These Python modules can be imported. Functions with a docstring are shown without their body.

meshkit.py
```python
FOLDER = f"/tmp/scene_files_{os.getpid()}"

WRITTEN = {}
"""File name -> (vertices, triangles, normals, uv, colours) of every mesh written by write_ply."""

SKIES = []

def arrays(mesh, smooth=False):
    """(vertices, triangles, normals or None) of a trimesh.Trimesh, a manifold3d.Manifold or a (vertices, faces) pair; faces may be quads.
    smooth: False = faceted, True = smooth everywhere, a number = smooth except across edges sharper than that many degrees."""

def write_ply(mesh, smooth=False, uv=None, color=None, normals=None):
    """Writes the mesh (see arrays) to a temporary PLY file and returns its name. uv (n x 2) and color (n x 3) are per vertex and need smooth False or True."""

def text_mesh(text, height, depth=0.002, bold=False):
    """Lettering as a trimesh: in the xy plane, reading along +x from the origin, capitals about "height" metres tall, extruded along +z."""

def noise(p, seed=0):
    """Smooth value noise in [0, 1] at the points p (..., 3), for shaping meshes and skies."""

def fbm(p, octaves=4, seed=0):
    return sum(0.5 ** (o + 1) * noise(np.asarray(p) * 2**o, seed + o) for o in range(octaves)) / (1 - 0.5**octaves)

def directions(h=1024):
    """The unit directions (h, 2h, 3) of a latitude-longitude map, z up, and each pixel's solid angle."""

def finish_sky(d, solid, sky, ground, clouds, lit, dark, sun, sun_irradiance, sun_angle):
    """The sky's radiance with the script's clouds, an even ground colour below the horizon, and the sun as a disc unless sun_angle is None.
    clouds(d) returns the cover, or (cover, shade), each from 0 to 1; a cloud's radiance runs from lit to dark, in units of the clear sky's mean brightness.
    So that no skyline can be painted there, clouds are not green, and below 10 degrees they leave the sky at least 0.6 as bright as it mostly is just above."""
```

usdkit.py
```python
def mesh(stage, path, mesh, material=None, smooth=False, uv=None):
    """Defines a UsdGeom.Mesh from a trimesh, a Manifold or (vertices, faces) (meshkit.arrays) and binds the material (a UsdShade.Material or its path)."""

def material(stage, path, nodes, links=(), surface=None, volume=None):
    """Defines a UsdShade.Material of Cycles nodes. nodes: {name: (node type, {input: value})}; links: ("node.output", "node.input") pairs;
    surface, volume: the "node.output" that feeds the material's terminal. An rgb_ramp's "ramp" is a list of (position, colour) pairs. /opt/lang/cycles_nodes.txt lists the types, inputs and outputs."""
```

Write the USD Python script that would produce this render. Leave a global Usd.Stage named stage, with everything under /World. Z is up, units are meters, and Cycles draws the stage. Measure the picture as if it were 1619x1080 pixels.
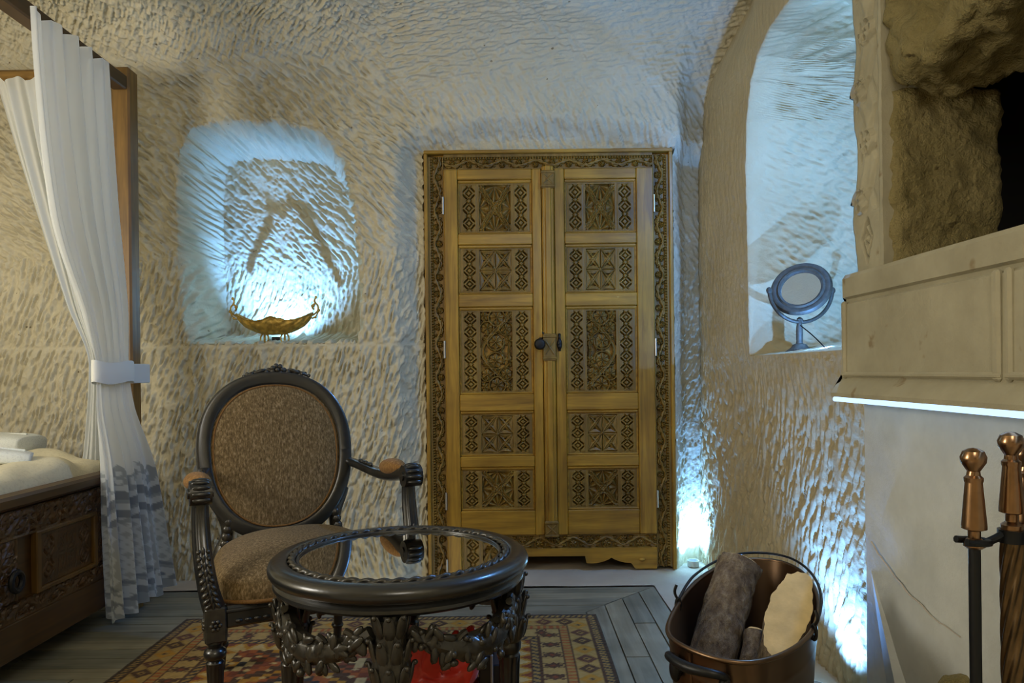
import math, random
import numpy as np
import trimesh, shapely
import manifold3d as m3
import usdkit, meshkit
from meshkit import noise, fbm
from pxr import Usd, UsdGeom, UsdLux, UsdShade, Gf, Sdf, Vt

random.seed(7)
rng = np.random.default_rng(7)
PI = math.pi
stage = Usd.Stage.CreateInMemory()
UsdGeom.SetStageUpAxis(stage, 'Z')
UsdGeom.SetStageMetersPerUnit(stage, 1.0)
world = UsdGeom.Xform.Define(stage, '/World')
stage.SetDefaultPrim(world.GetPrim())
UsdGeom.Scope.Define(stage, '/World/Looks')

# ------------------------------------------------------------------ camera, lights, exposure
CAM_H = 1.03
cam = UsdGeom.Camera.Define(stage, '/World/camera')
W_AP = 36.0
cam.CreateHorizontalApertureAttr(W_AP)
cam.CreateVerticalApertureAttr(W_AP * 1080 / 1619)
cam.CreateFocalLengthAttr(W_AP * 1150.0 / 1619)
cam.CreateVerticalApertureOffsetAttr(W_AP * 47.0 / 1619)
cam.CreateFStopAttr(0.0)
cam.CreateClippingRangeAttr(Gf.Vec2f(0.05, 100))
cam.CreateExposureAttr(0.0)
cam.AddTranslateOp().Set(Gf.Vec3d(0, 0, CAM_H))
cam.AddRotateXYZOp().Set(Gf.Vec3f(90, math.degrees(0.0118), 0))

BLUE = (0.16, 0.43, 1.0)
BLUE2 = (0.14, 0.39, 1.0)
WARM = (1.0, 0.96, 0.87)
DAY = (1.0, 0.98, 0.92)
I_NICHE, I_MIRROR, I_NTOP, I_FLOOR, I_FLOOR2, I_LED = 20.0, 9.0, 26.0, 26.0, 20.0, 1.7
I_CEIL, I_WINDOW = 14.0, 60.0


def sphere_light(path, loc, r, power, color, cone=None, aim=None):
    l = UsdLux.SphereLight.Define(stage, path)
    l.CreateRadiusAttr(r)
    l.CreateNormalizeAttr(True)
    l.CreateIntensityAttr(power)
    l.CreateColorAttr(Gf.Vec3f(*color))
    l.AddTranslateOp().Set(Gf.Vec3d(*loc))
    if cone:
        sh = UsdLux.ShapingAPI.Apply(l.GetPrim())
        sh.CreateShapingConeAngleAttr(cone)
        sh.CreateShapingConeSoftnessAttr(.8)
        l.AddRotateXYZOp().Set(Gf.Vec3f(*aim))
    return l


win = UsdLux.RectLight.Define(stage, '/World/unseen_window_daylight')  # unseen window behind the camera, placed to light the room
win.CreateWidthAttr(1.5)
win.CreateHeightAttr(1.2)
win.CreateNormalizeAttr(True)
win.CreateIntensityAttr(I_WINDOW)
win.CreateColorAttr(Gf.Vec3f(*DAY))
win.AddTranslateOp().Set(Gf.Vec3d(-0.4, -2.52, 1.65))
win.AddRotateXYZOp().Set(Gf.Vec3f(90, 0, 180))


# ------------------------------------------------------------------ helpers
def srgb(r, g, b):
    f = lambda c: (c / 255 / 12.92) if c / 255 <= 0.04045 else ((c / 255 + 0.055) / 1.055) ** 2.4
    return (f(r), f(g), f(b))


def upath(parent, name):
    base = f'{parent}/{name}'
    p, k = base, 0
    while stage.GetPrimAtPath(p):
        k += 1
        p = f'{base}_{k:03d}'
    return p


def ppath(o):
    return '/World' if o is None else (o if isinstance(o, str) else str(o.GetPath()))


def tag(o, label=None, cat=None, group=None, kind=None):
    for k, v in (('label', label), ('category', cat), ('group', group), ('kind', kind)):
        if v:
            o.SetCustomDataByKey(k, v)
    return o


def thing(name, label, cat, loc=(0, 0, 0), rotz=0.0, group=None, kind=None):
    x = UsdGeom.Xform.Define(stage, upath('/World', name))
    x.AddTranslateOp().Set(Gf.Vec3d(*map(float, loc)))
    if rotz:
        x.AddRotateZOp().Set(float(rotz))
    return tag(x.GetPrim(), label, cat, group, kind)


def sub(name, parent, label=None):
    x = UsdGeom.Xform.Define(stage, upath(ppath(parent), name))
    return tag(x.GetPrim(), label)


def obj(name, mesh, mat, parent=None, smooth=30, label=None, kind=None, color=None):
    m = usdkit.mesh(stage, upath(ppath(parent), name), mesh, mat, smooth)
    if color is not None:
        UsdGeom.PrimvarsAPI(m).CreatePrimvar('tint', Sdf.ValueTypeNames.Color3fArray, 'vertex').Set(Vt.Vec3fArray.FromNumpy(np.asarray(color, np.float32)))
    return tag(m.GetPrim(), label, kind=kind)


def cat(*ms):
    ms = [m for m in ms if m is not None]
    return trimesh.util.concatenate(ms)


def T(m, loc=(0, 0, 0), rot=None, scale=None):
    m = m.copy()
    if scale is not None:
        m.apply_scale(scale)
    if rot is not None:
        m.apply_transform(trimesh.transformations.euler_matrix(*rot))
    m.apply_translation(loc)
    return m


def box(x0, x1, y0, y1, z0, z1, r=0.003):
    r = min(r, (x1 - x0) * .45, (y1 - y0) * .45, (z1 - z0) * .45)
    pts = []
    for sx in (0, 1):
        for sy in (0, 1):
            for sz in (0, 1):
                c = np.array([x1 if sx else x0, y1 if sy else y0, z1 if sz else z0], float)
                d = np.array([-1 if sx else 1, -1 if sy else 1, -1 if sz else 1]) * r
                for k in range(3):
                    e = d.copy()
                    e[k] = 0
                    pts.append(c + e)
    return trimesh.convex.convex_hull(np.array(pts))


def grid(P, flip=False):
    P = np.asarray(P, float)
    nv, nu = P.shape[:2]
    i = np.arange(nv * nu).reshape(nv, nu)
    q = np.stack([i[:-1, :-1], i[:-1, 1:], i[1:, 1:], i[1:, :-1]], -1).reshape(-1, 4)
    f = np.vstack([q[:, [0, 1, 2]], q[:, [0, 2, 3]]])
    if flip:
        f = f[:, ::-1]
    return trimesh.Trimesh(P.reshape(-1, 3), f, process=False)


def ring(P, closed_u=True, cap=True):
    """rows of closed rings P[nv, nu, 3] -> closed skin"""
    P = np.asarray(P, float)
    nv, nu = P.shape[:2]
    v = P.reshape(-1, 3)
    i = np.arange(nv * nu).reshape(nv, nu)
    j = np.roll(i, -1, axis=1)
    q = np.stack([i[:-1], j[:-1], j[1:], i[1:]], -1).reshape(-1, 4)
    f = [q[:, [0, 1, 2]], q[:, [0, 2, 3]]]
    if cap:
        v = np.vstack([v, P[0].mean(0), P[-1].mean(0)])
        a, b = nv * nu, nv * nu + 1
        f.append(np.stack([j[0], i[0], np.full(nu, a)], 1))
        f.append(np.stack([i[-1], j[-1], np.full(nu, b)], 1))
    m = trimesh.Trimesh(v, np.vstack(f), process=False)
    if cap and m.volume < 0:
        m.invert()
    return m


def lathe(profile, n=32, flute=0, fdepth=0.0, frange=None):
    """profile [(r, z)...] bottom to top around z"""
    pr = np.array(profile, float)
    a = np.arange(n) * 2 * PI / n
    P = np.zeros((len(pr), n, 3))
    for k, (r, z) in enumerate(pr):
        rr = np.full(n, r)
        if flute and (frange is None or frange[0] <= z <= frange[1]):
            rr = r * (1 - fdepth * (0.5 + 0.5 * np.cos(a * flute)))
        P[k, :, 0], P[k, :, 1], P[k, :, 2] = rr * np.cos(a), rr * np.sin(a), z
    return ring(P)


def smooth_path(pts, n=40, closed=False):
    from scipy.interpolate import CubicSpline
    p = np.array(pts, float)
    if closed:
        p = np.vstack([p, p[:1]])
    d = np.r_[0, np.cumsum(np.linalg.norm(np.diff(p, axis=0), axis=1) ** .5)]
    cs = CubicSpline(d, p, bc_type='periodic' if closed else 'not-a-knot' if len(p) > 3 else 'natural')
    t = np.linspace(0, d[-1], n + 1 if closed else n)
    out = cs(t)
    return out[:-1] if closed else out


def tube(pts, r, n=10, closed=False, sect=None, up=None):
    """sweep: sect = Nx2 section (unit), r radius or per-point radii"""
    p = np.array(pts, float)
    N = len(p)
    r = np.broadcast_to(np.asarray(r, float), (N,))
    t = (np.roll(p, -1, 0) - np.roll(p, 1, 0)) if closed else np.gradient(p, axis=0)
    t /= np.linalg.norm(t, axis=1, keepdims=True) + 1e-12
    if up is not None:
        a = np.cross(np.broadcast_to(np.asarray(up, float), t.shape), t)
        a /= np.linalg.norm(a, axis=1, keepdims=True) + 1e-12
    else:
        a = np.zeros_like(p)
        v = np.cross(t[0], [0, 0, 1.0])
        if np.linalg.norm(v) < .1:
            v = np.cross(t[0], [1.0, 0, 0])
        for k in range(N):
            v = v - t[k] * (v @ t[k])
            v /= np.linalg.norm(v) + 1e-12
            a[k] = v
    b = np.cross(t, a)
    if sect is None:
        g = np.arange(n) * 2 * PI / n
        sect = np.stack([np.cos(g), np.sin(g)], 1)
    P = p[:, None] + r[:, None, None] * (sect[None, :, :1] * a[:, None] + sect[None, :, 1:] * b[:, None])
    if closed:
        P = np.concatenate([P, P[:1]])
        return ring(P, cap=False) if True else None
    return ring(P)


def ell(c, s, rot=None, sub=2):
    m = trimesh.creation.icosphere(sub, 1.0)
    m.apply_scale(s)
    if rot is not None:
        m.apply_transform(trimesh.transformations.euler_matrix(*rot))
    m.apply_translation(c)
    return m


def mani(m):
    m = m.copy()
    m.merge_vertices()
    return m3.Manifold(m3.Mesh(np.asarray(m.vertices, np.float32), np.asarray(m.faces, np.uint32)))


def union(ms):
    ms = [x for x in (mani(m) for m in ms) if not x.is_empty()]
    u = m3.Manifold.batch_boolean(ms, m3.OpType.Add)
    g = u.to_mesh()
    return trimesh.Trimesh(g.vert_properties[:, :3], g.tri_verts, process=False)


def prism(poly, h, r=0.0):
    return trimesh.creation.extrude_polygon(poly, h, engine='earcut')


def sst(a, b, x):
    t = np.clip((x - a) / (b - a), 0, 1)
    return t * t * (3 - 2 * t)


# ------------------------------------------------------------------ materials
def mat(name, nodes, links, surface='p.BSDF'):
    return usdkit.material(stage, f'/World/Looks/{name}', nodes, links, surface=surface)


def plain(name, col, rough=.5, metal=0.0, bump=0.0, bscale=60, var=0.0, vscale=8, coat=0.0, extra=None):
    n = {'p': ('principled_bsdf', {'base_color': col, 'roughness': rough, 'metallic': metal, 'coat_weight': coat, 'coat_roughness': .15, **(extra or {})}),
         'tc': ('texture_coordinate', {})}
    l = []
    if var:
        n['vn'] = ('noise_texture', {'scale': vscale, 'detail': 4.0})
        n['vr'] = ('rgb_ramp', {'ramp': [(.3, tuple(c * (1 - var) for c in col)), (.7, tuple(min(1, c * (1 + var)) for c in col))]})
        l += [('tc.object', 'vn.vector'), ('vn.fac', 'vr.fac'), ('vr.color', 'p.base_color')]
    if bump:
        n['bn'] = ('noise_texture', {'scale': bscale, 'detail': 4.0})
        n['b'] = ('bump', {'strength': bump, 'distance': .004})
        l += [('tc.object', 'bn.vector'), ('bn.fac', 'b.height'), ('b.normal', 'p.normal')]
    return mat(name, n, l)


def stone(name, c1, c2, rough=.92, s1=1.6, bump=.6, fine=90.0, dist=.006, spots=None):
    n = {'g': ('geometry', {}), 'p': ('principled_bsdf', {'roughness': rough, 'specular_ior_level': .2}),
         'n1': ('noise_texture', {'scale': s1, 'detail': 6.0, 'roughness': .6}),
         'r1': ('rgb_ramp', {'ramp': [(.3, c1), (.7, c2)]}),
         'n2': ('noise_texture', {'scale': fine, 'detail': 5.0, 'roughness': .65}),
         'b': ('bump', {'strength': bump, 'distance': dist})}
    l = [('g.position', 'n1.vector'), ('n1.fac', 'r1.fac'), ('g.position', 'n2.vector'), ('n2.fac', 'b.height'), ('b.normal', 'p.normal')]
    if spots:
        n['v'] = ('noise_texture', {'scale': spots[1], 'detail': 3.0})
        n['vr'] = ('rgb_ramp', {'ramp': [(spots[2], (0, 0, 0)), (spots[2] + .06, (1, 1, 1))]})
        n['mx'] = ('mix_color', {'b': spots[0]})
        l += [('g.position', 'v.vector'), ('v.fac', 'vr.fac'), ('vr.color', 'mx.fac'), ('r1.color', 'mx.a'), ('mx.result', 'p.base_color')]
    else:
        l += [('r1.color', 'p.base_color')]
    return mat(name, n, l)


def wood(name, c1, c2, axis, rough=.5, scale=1.0, bump=.25, coat=0.0, knots=True):
    s = [38.0 * scale] * 3
    s[axis] = 2.6 * scale
    n = {'tc': ('texture_coordinate', {}), 'm': ('mapping', {'scale': tuple(s)}),
         'n1': ('noise_texture', {'scale': 1.0, 'detail': 5.0, 'roughness': .6, 'distortion': .7}),
         'r1': ('rgb_ramp', {'ramp': [(.25, c1), (.5, tuple((a + b) / 2 for a, b in zip(c1, c2))), (.72, c2)]}),
         'n2': ('noise_texture', {'scale': 4.0, 'detail': 3.0}),
         'r2': ('rgb_ramp', {'ramp': [(.3, (.72, .70, .66)), (.65, (1.12, 1.12, 1.1))]}),
         'mx': ('mix_color', {'blend_type': 'multiply', 'fac': 1.0}),
         'p': ('principled_bsdf', {'roughness': rough, 'coat_weight': coat, 'coat_roughness': .2}),
         'b': ('bump', {'strength': bump, 'distance': .002})}
    l = [('tc.object', 'm.vector'), ('m.vector', 'n1.vector'), ('n1.fac', 'r1.fac'), ('tc.object', 'n2.vector'), ('n2.fac', 'r2.fac'),
         ('r1.color', 'mx.a'), ('r2.color', 'mx.b'), ('mx.result', 'p.base_color'), ('n1.fac', 'b.height'), ('b.normal', 'p.normal')]
    return mat(name, n, l)


def fabric(name, c1, c2, c3=None, scale=(220, 220, 60), rough=.95):
    n = {'tc': ('texture_coordinate', {}), 'm': ('mapping', {'scale': scale}),
         'n1': ('noise_texture', {'scale': 1.0, 'detail': 3.0, 'roughness': .7}),
         'r1': ('rgb_ramp', {'ramp': [(.32, c1), (.52, c2), (.7, c3 or c2)]}),
         'p': ('principled_bsdf', {'roughness': rough, 'sheen_weight': .06, 'specular_ior_level': .1}),
         'b': ('bump', {'strength': .5, 'distance': .002})}
    l = [('tc.object', 'm.vector'), ('m.vector', 'n1.vector'), ('n1.fac', 'r1.fac'), ('r1.color', 'p.base_color'), ('n1.fac', 'b.height'), ('b.normal', 'p.normal')]
    return mat(name, n, l)


M = {}
M['plaster'] = stone('plaster', srgb(190, 181, 153), srgb(208, 200, 175), spots=(srgb(120, 108, 84), 30.0, .72))
M['plaster_tan'] = stone('plaster_tan', srgb(172, 157, 124), srgb(190, 177, 145), bump=.5, fine=60)
M['ceiling'] = stone('ceiling_plaster', srgb(200, 188, 156), srgb(214, 205, 176))
M['limestone'] = stone('limestone', srgb(150, 143, 119), srgb(172, 165, 140), s1=5, bump=.35, fine=70, spots=(srgb(138, 124, 96), 14.0, .66))
M['limestone_grey'] = stone('limestone_grey', srgb(186, 188, 182), srgb(208, 210, 204), s1=6, bump=.3, fine=60)
M['tuff'] = stone('tuff', srgb(128, 116, 74), srgb(158, 144, 100), s1=9, bump=1.0, fine=55, dist=.022, spots=(srgb(92, 80, 50), 22.0, .68))
M['soot'] = plain('soot', srgb(22, 19, 15), .95)
M['floor_stone'] = stone('floor_stone', srgb(178, 166, 148), srgb(196, 186, 168), s1=3, bump=.25, fine=60, rough=.7)
for k, (a, b) in enumerate([((112, 110, 96), (150, 147, 130)), ((102, 102, 92), (140, 138, 123)), ((122, 118, 100), (160, 154, 134))]):
    M[f'plank{k}'] = wood(f'plank_wood_{k}', srgb(*a), srgb(*b), 0, rough=.55, scale=.8)
    M[f'plankv{k}'] = wood(f'plank_wood_deep_{k}', srgb(*a), srgb(*b), 1, rough=.55, scale=.8)
M['oak_v'] = wood('golden_wood_upright', srgb(114, 79, 14), srgb(180, 137, 42), 2, rough=.42, coat=.15)
M['oak_h'] = wood('golden_wood_level', srgb(114, 79, 14), srgb(180, 137, 42), 0, rough=.42, coat=.15)
M['carved'] = wood('carved_wood', srgb(92, 68, 20), srgb(140, 109, 41), 2, rough=.5, bump=.1)
M['bed_wood'] = wood('bed_wood', srgb(46, 30, 7), srgb(82, 55, 17), 1, rough=.45)
M['bed_wood_v'] = wood('bed_wood_upright', srgb(64, 45, 12), srgb(104, 76, 26), 2, rough=.45)
M['bed_wood_x'] = wood('bed_wood_cross', srgb(64, 45, 12), srgb(104, 76, 26), 0, rough=.45)
M['post_wood'] = wood('canopy_post_wood', srgb(88, 62, 22), srgb(134, 100, 44), 2, rough=.45)
M['rail_wood'] = wood('canopy_rail_wood', srgb(92, 66, 24), srgb(138, 104, 46), 0, rough=.45)
M['ebony'] = plain('ebonised_wood', srgb(27, 28, 28), .3, var=.35, vscale=14, coat=.4, bump=.1)
M['ebony_worn'] = plain('worn_ebonised_wood', srgb(44, 41, 34), .36, var=.5, vscale=60, coat=.2, bump=.15)
M['iron'] = plain('black_iron', srgb(34, 35, 36), .42, metal=.6, bump=.15)
M['bronze'] = plain('dark_bronze', srgb(104, 84, 58), .35, metal=.9, var=.3, vscale=30)
M['steel'] = plain('pale_steel', srgb(196, 190, 176), .35, metal=.7)
M['copper'] = plain('copper', srgb(112, 90, 70), .36, metal=1.0, var=.25, vscale=6, bump=.05, bscale=20)
M['copper_pol'] = plain('polished_copper', srgb(152, 120, 90), .24, metal=1.0, var=.15, vscale=30)
M['brass'] = plain('aged_brass', srgb(176, 144, 66), .42, metal=.5, var=.4, vscale=40, bump=.5, bscale=90)
M['pewter'] = plain('dark_pewter', srgb(62, 57, 47), .6, metal=.1, var=.3, vscale=60, bump=.3, bscale=120)
M['mirror'] = plain('mirror_glass', (.86, .88, .88), .02, metal=1.0)
M['dark_glass'] = plain('dark_table_glass', (.80, .80, .77), .02, metal=1.0)
M['linen'] = fabric('cream_linen', srgb(196, 188, 160), srgb(208, 200, 172), scale=(90, 90, 90))
M['towel'] = fabric('white_terry', srgb(196, 200, 198), srgb(214, 218, 214), scale=(160, 160, 160))
M['bouclé'.replace('é', 'e')] = fabric('brown_upholstery', srgb(76, 62, 40), srgb(110, 92, 62), srgb(146, 126, 96), scale=(170, 170, 60))
M['arm_fabric'] = fabric('arm_pad_upholstery', srgb(98, 70, 38), srgb(126, 94, 56), srgb(146, 114, 74), scale=(150, 150, 90))
M['piping'] = fabric('piping_cord', srgb(96, 68, 36), srgb(120, 88, 50))
M['red_silk'] = plain('red_cloth', srgb(205, 40, 14), .34, var=.3, vscale=5, bump=.2, bscale=25, extra={'sheen_weight': .3})
M['black_board'] = plain('black_board', srgb(28, 28, 26), .5, var=.2, vscale=9)
M['navy_board'] = plain('navy_board', srgb(44, 42, 48), .5)
M['white_trim'] = plain('white_trim', srgb(176, 180, 178), .5)
M['gold_trim'] = plain('gold_trim', srgb(178, 136, 60), .45)
M['lamp_body'] = plain('lamp_body', srgb(60, 60, 60), .4, metal=.5)


def tinted(name, rough=.95, bump=.3, bscale=300, trans=None):
    n = {'a': ('attribute', {'attribute': 'tint'}), 'p': ('principled_bsdf', {'roughness': rough, 'specular_ior_level': .1, 'sheen_weight': .15}),
         'tc': ('texture_coordinate', {}), 'bn': ('noise_texture', {'scale': bscale, 'detail': 3.0}), 'b': ('bump', {'strength': bump, 'distance': .002})}
    l = [('a.color', 'p.base_color'), ('tc.object', 'bn.vector'), ('bn.fac', 'b.height'), ('b.normal', 'p.normal')]
    if trans is None:
        return mat(name, n, l)
    n['t'] = ('translucent_bsdf', {})
    n['mx'] = ('mix_closure', {'fac': trans[0]})
    n['tr'] = ('transparent_bsdf', {})
    n['mx2'] = ('mix_closure', {'fac': trans[1]})
    l += [('a.color', 't.color'), ('p.BSDF', 'mx.closure1'), ('t.BSDF', 'mx.closure2'), ('mx.closure', 'mx2.closure1'), ('tr.BSDF', 'mx2.closure2')]
    return mat(name, n, l, surface='mx2.closure')


M['rug'] = tinted('woven_wool_rug')
M['voile'] = tinted('white_voile', rough=.9, bump=.1, trans=(.35, .07))


def emit(name, col, strength):
    return mat(name, {'e': ('emission', {'color': col, 'strength': strength})}, [], surface='e.emission')


M['led'] = emit('led_glow', (.46, .68, 1.0), I_LED)


def bark_mat():
    n = {'tc': ('texture_coordinate', {}), 'm': ('mapping', {'scale': (1, 1, .45)}),
         'v': ('voronoi_texture', {'scale': 70.0, 'feature': 'f1'}), 'n1': ('noise_texture', {'scale': 45.0, 'detail': 6.0, 'roughness': .7}),
         'r': ('rgb_ramp', {'ramp': [(.3, srgb(66, 54, 42)), (.5, srgb(112, 98, 80)), (.7, srgb(150, 138, 116))]}),
         'p': ('principled_bsdf', {'roughness': .9}), 'b': ('bump', {'strength': 1.0, 'distance': .016})}
    return mat('bark', n, [('tc.object', 'm.vector'), ('m.vector', 'v.vector'), ('m.vector', 'n1.vector'), ('n1.fac', 'r.fac'), ('r.color', 'p.base_color'), ('n1.fac', 'b.height'), ('b.normal', 'p.normal')])


M['bark'] = bark_mat()
M['cut_wood'] = plain('sawn_wood', srgb(196, 172, 120), .8, var=.15, vscale=25, bump=.3, bscale=60)

# ------------------------------------------------------------------ chiselled rock surfaces


def aniso(p, th, L, Wd, seed):
    c, s = math.cos(th), math.sin(th)
    a = (p[..., 0] * c + p[..., 2] * s) / L
    b = (-p[..., 0] * s + p[..., 2] * c) / Wd
    return noise(np.stack([a, b, p[..., 1] / (Wd * 1.6)], -1), seed)


def chisel(p, fields, L=.050, Wd=.0092):
    """p (...,3); fields: list of (angle, weight array). 0..1"""
    w3 = np.stack([fbm(p * 1.3 + 11, 2, 3), fbm(p * 1.3 + 31, 2, 5), fbm(p * 1.3 + 51, 2, 8)], -1) - .5
    q = p + .13 * w3
    ws = np.stack([w for _, w in fields], 0) + 1e-4
    ws = ws ** 3
    ws /= ws.sum(0)
    out = 0
    for k, (th, _) in enumerate(fields):
        n = .66 * aniso(q, th, L, Wd, 10 + k) + .34 * aniso(q, th + .10, L * .5, Wd * .8, 40 + k)
        out = out + ws[k] * n
    return sst(.34, .64, out)


def displace(P, d, flip=False):
    m = grid(P, flip)
    v, f, n = meshkit.arrays(m, True)
    return (P.reshape(-1, 3) + n * d.reshape(-1, 1)).reshape(P.shape)


def axis_pts(*segs):
    out = [segs[0][0]]
    for a, b, h in segs:
        k = max(1, int(round((b - a) / h)))
        out += list(np.linspace(a, b, k + 1)[1:])
    return np.array(out)


def poly_in(X, Z, pts):
    """signed distance to polygon, positive inside"""
    pg = shapely.Polygon(pts)
    p = shapely.points(X.ravel(), Z.ravel())
    d = shapely.distance(p, pg.exterior)
    return np.where(shapely.contains(pg, p), d, -d).reshape(X.shape)


NICHE = [(-1.590, 1.185), (-1.622, 1.386), (-1.635, 1.638), (-1.634, 1.953), (-1.616, 2.13), (-1.560, 2.24), (-1.4, 2.274), (-1.18, 2.262),
         (-0.992, 2.235), (-0.905, 2.18), (-0.836, 2.069), (-0.797, 1.88), (-0.769, 1.628), (-0.755, 1.439), (-0.761, 1.25), (-0.778, 1.185)]
D_W = 3.62


def build_wall_back():
    xs = axis_pts((-3.3, -2.7, .03), (-2.7, -1.66, .0047), (-1.66, -1.55, .003), (-1.55, -.78, .0047), (-.78, -.42, .005), (-.42, .81, .0062), (.81, 1.12, .0052), (1.12, 1.5, .05))
    R, z1 = .40, 2.30
    ss = axis_pts((-.05, .10, .01), (.10, 1.165, .0048), (1.165, 1.215, .003), (1.215, 2.12, .0047), (2.12, 2.28, .0035), (2.28, z1 + R * PI / 2, .0048), (z1 + R * PI / 2, z1 + R * PI / 2 + .25, .0075))
    X, S = np.meshgrid(xs, ss)
    ang = np.clip((S - z1) / R, 0, PI / 2)
    Z = np.where(S < z1, S, z1 + R * np.sin(ang))
    Y = D_W - np.where(S < z1, 0, R * (1 - np.cos(ang))) - np.clip(S - z1 - R * PI / 2, 0, None)
    P0 = np.stack([X, Y, Z], -1)
    vert = (S < z1 + .35)
    # large undulation
    Y = Y + .05 * (fbm(P0 * .9 + 3, 3, 2) - .5)
    # niche
    d = np.full(X.shape, -1.0)
    near = (X > -1.8) & (X < -.6) & (Z > 1.0) & (Z < 2.4) & vert
    d[near] = poly_in(X[near], Z[near], NICHE)
    zlo = sst(0, .012, Z - 1.185)
    prof = sst(-.025, .07, d)
    dep = .36 * np.where(d > -.03, prof, 0) + .06 * sst(.05, .4, d)
    dep = np.where(Z < 1.185, 0, dep) * zlo
    Y = Y + dep
    # shallow arched recess round the wardrobe, then the deep bay behind it
    arch = [(-.56, -.2), (-.56, 2.16), (-.46, 2.235), (-.1, 2.285), (.3, 2.285), (.7, 2.245), (.84, 2.18), (1.3, 2.18), (1.3, -.2)]
    da = poly_in(X, Z, arch)
    Y = Y + .105 * sst(-.03, .09, da)
    rec = sst(-.006, .006, np.minimum(np.minimum(X + .432, .822 - X), 2.145 - Z))
    Y = Y + .62 * rec
    Y = Y + .14 * sst(.83, .93, X) * sst(2.7, 2.3, Z) * (Z > -1)
    P = np.stack([X, Y, Z], -1)
    base = P0
    w1 = sst(1.45, 1.9, Z) * sst(-.2, -.75, X)
    w2 = sst(1.85, 1.3, Z)
    w3 = sst(-.75, -.1, X) * sst(1.2, 1.8, Z)
    w4 = sst(2.28, 2.55, Z) * 1.2 * sst(-.95, -.35, X)
    w5 = sst(2.45, 2.62, Z) * sst(-.4, -.9, X)
    f = [(-.72, w1), (1.33, w2), (-1.05, w3), (.12, w4), (.95, w5), (2.35, .35 + 0 * X)]
    q = base.copy()
    q[..., 1] = 0
    q[..., 2] = S
    c = chisel(q, f) * .88 + .12 * sst(.3, .7, noise(q * np.array([62, 1, 62]), 77))
    amp = .023 * (1 - .5 * sst(-.7, .0, X)) * (1 - .5 * sst(-.5, -.35, X) * sst(1.4, .8, Z))
    inn = sst(0, .06, d)
    amp = amp * (1 - .25 * inn)
    fine = fbm(q * 70, 3, 21) - .5
    disp = amp * (c - .5) + .0035 * fine + .012 * (fbm(q * 6, 3, 9) - .5)
    disp = disp * (1 - .9 * sst(.0, .02, rec)) * (1 - .8 * sst(1.19, 1.17, Z) * sst(1.15, 1.17, Z))
    return grid(displace(P, disp))


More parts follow.
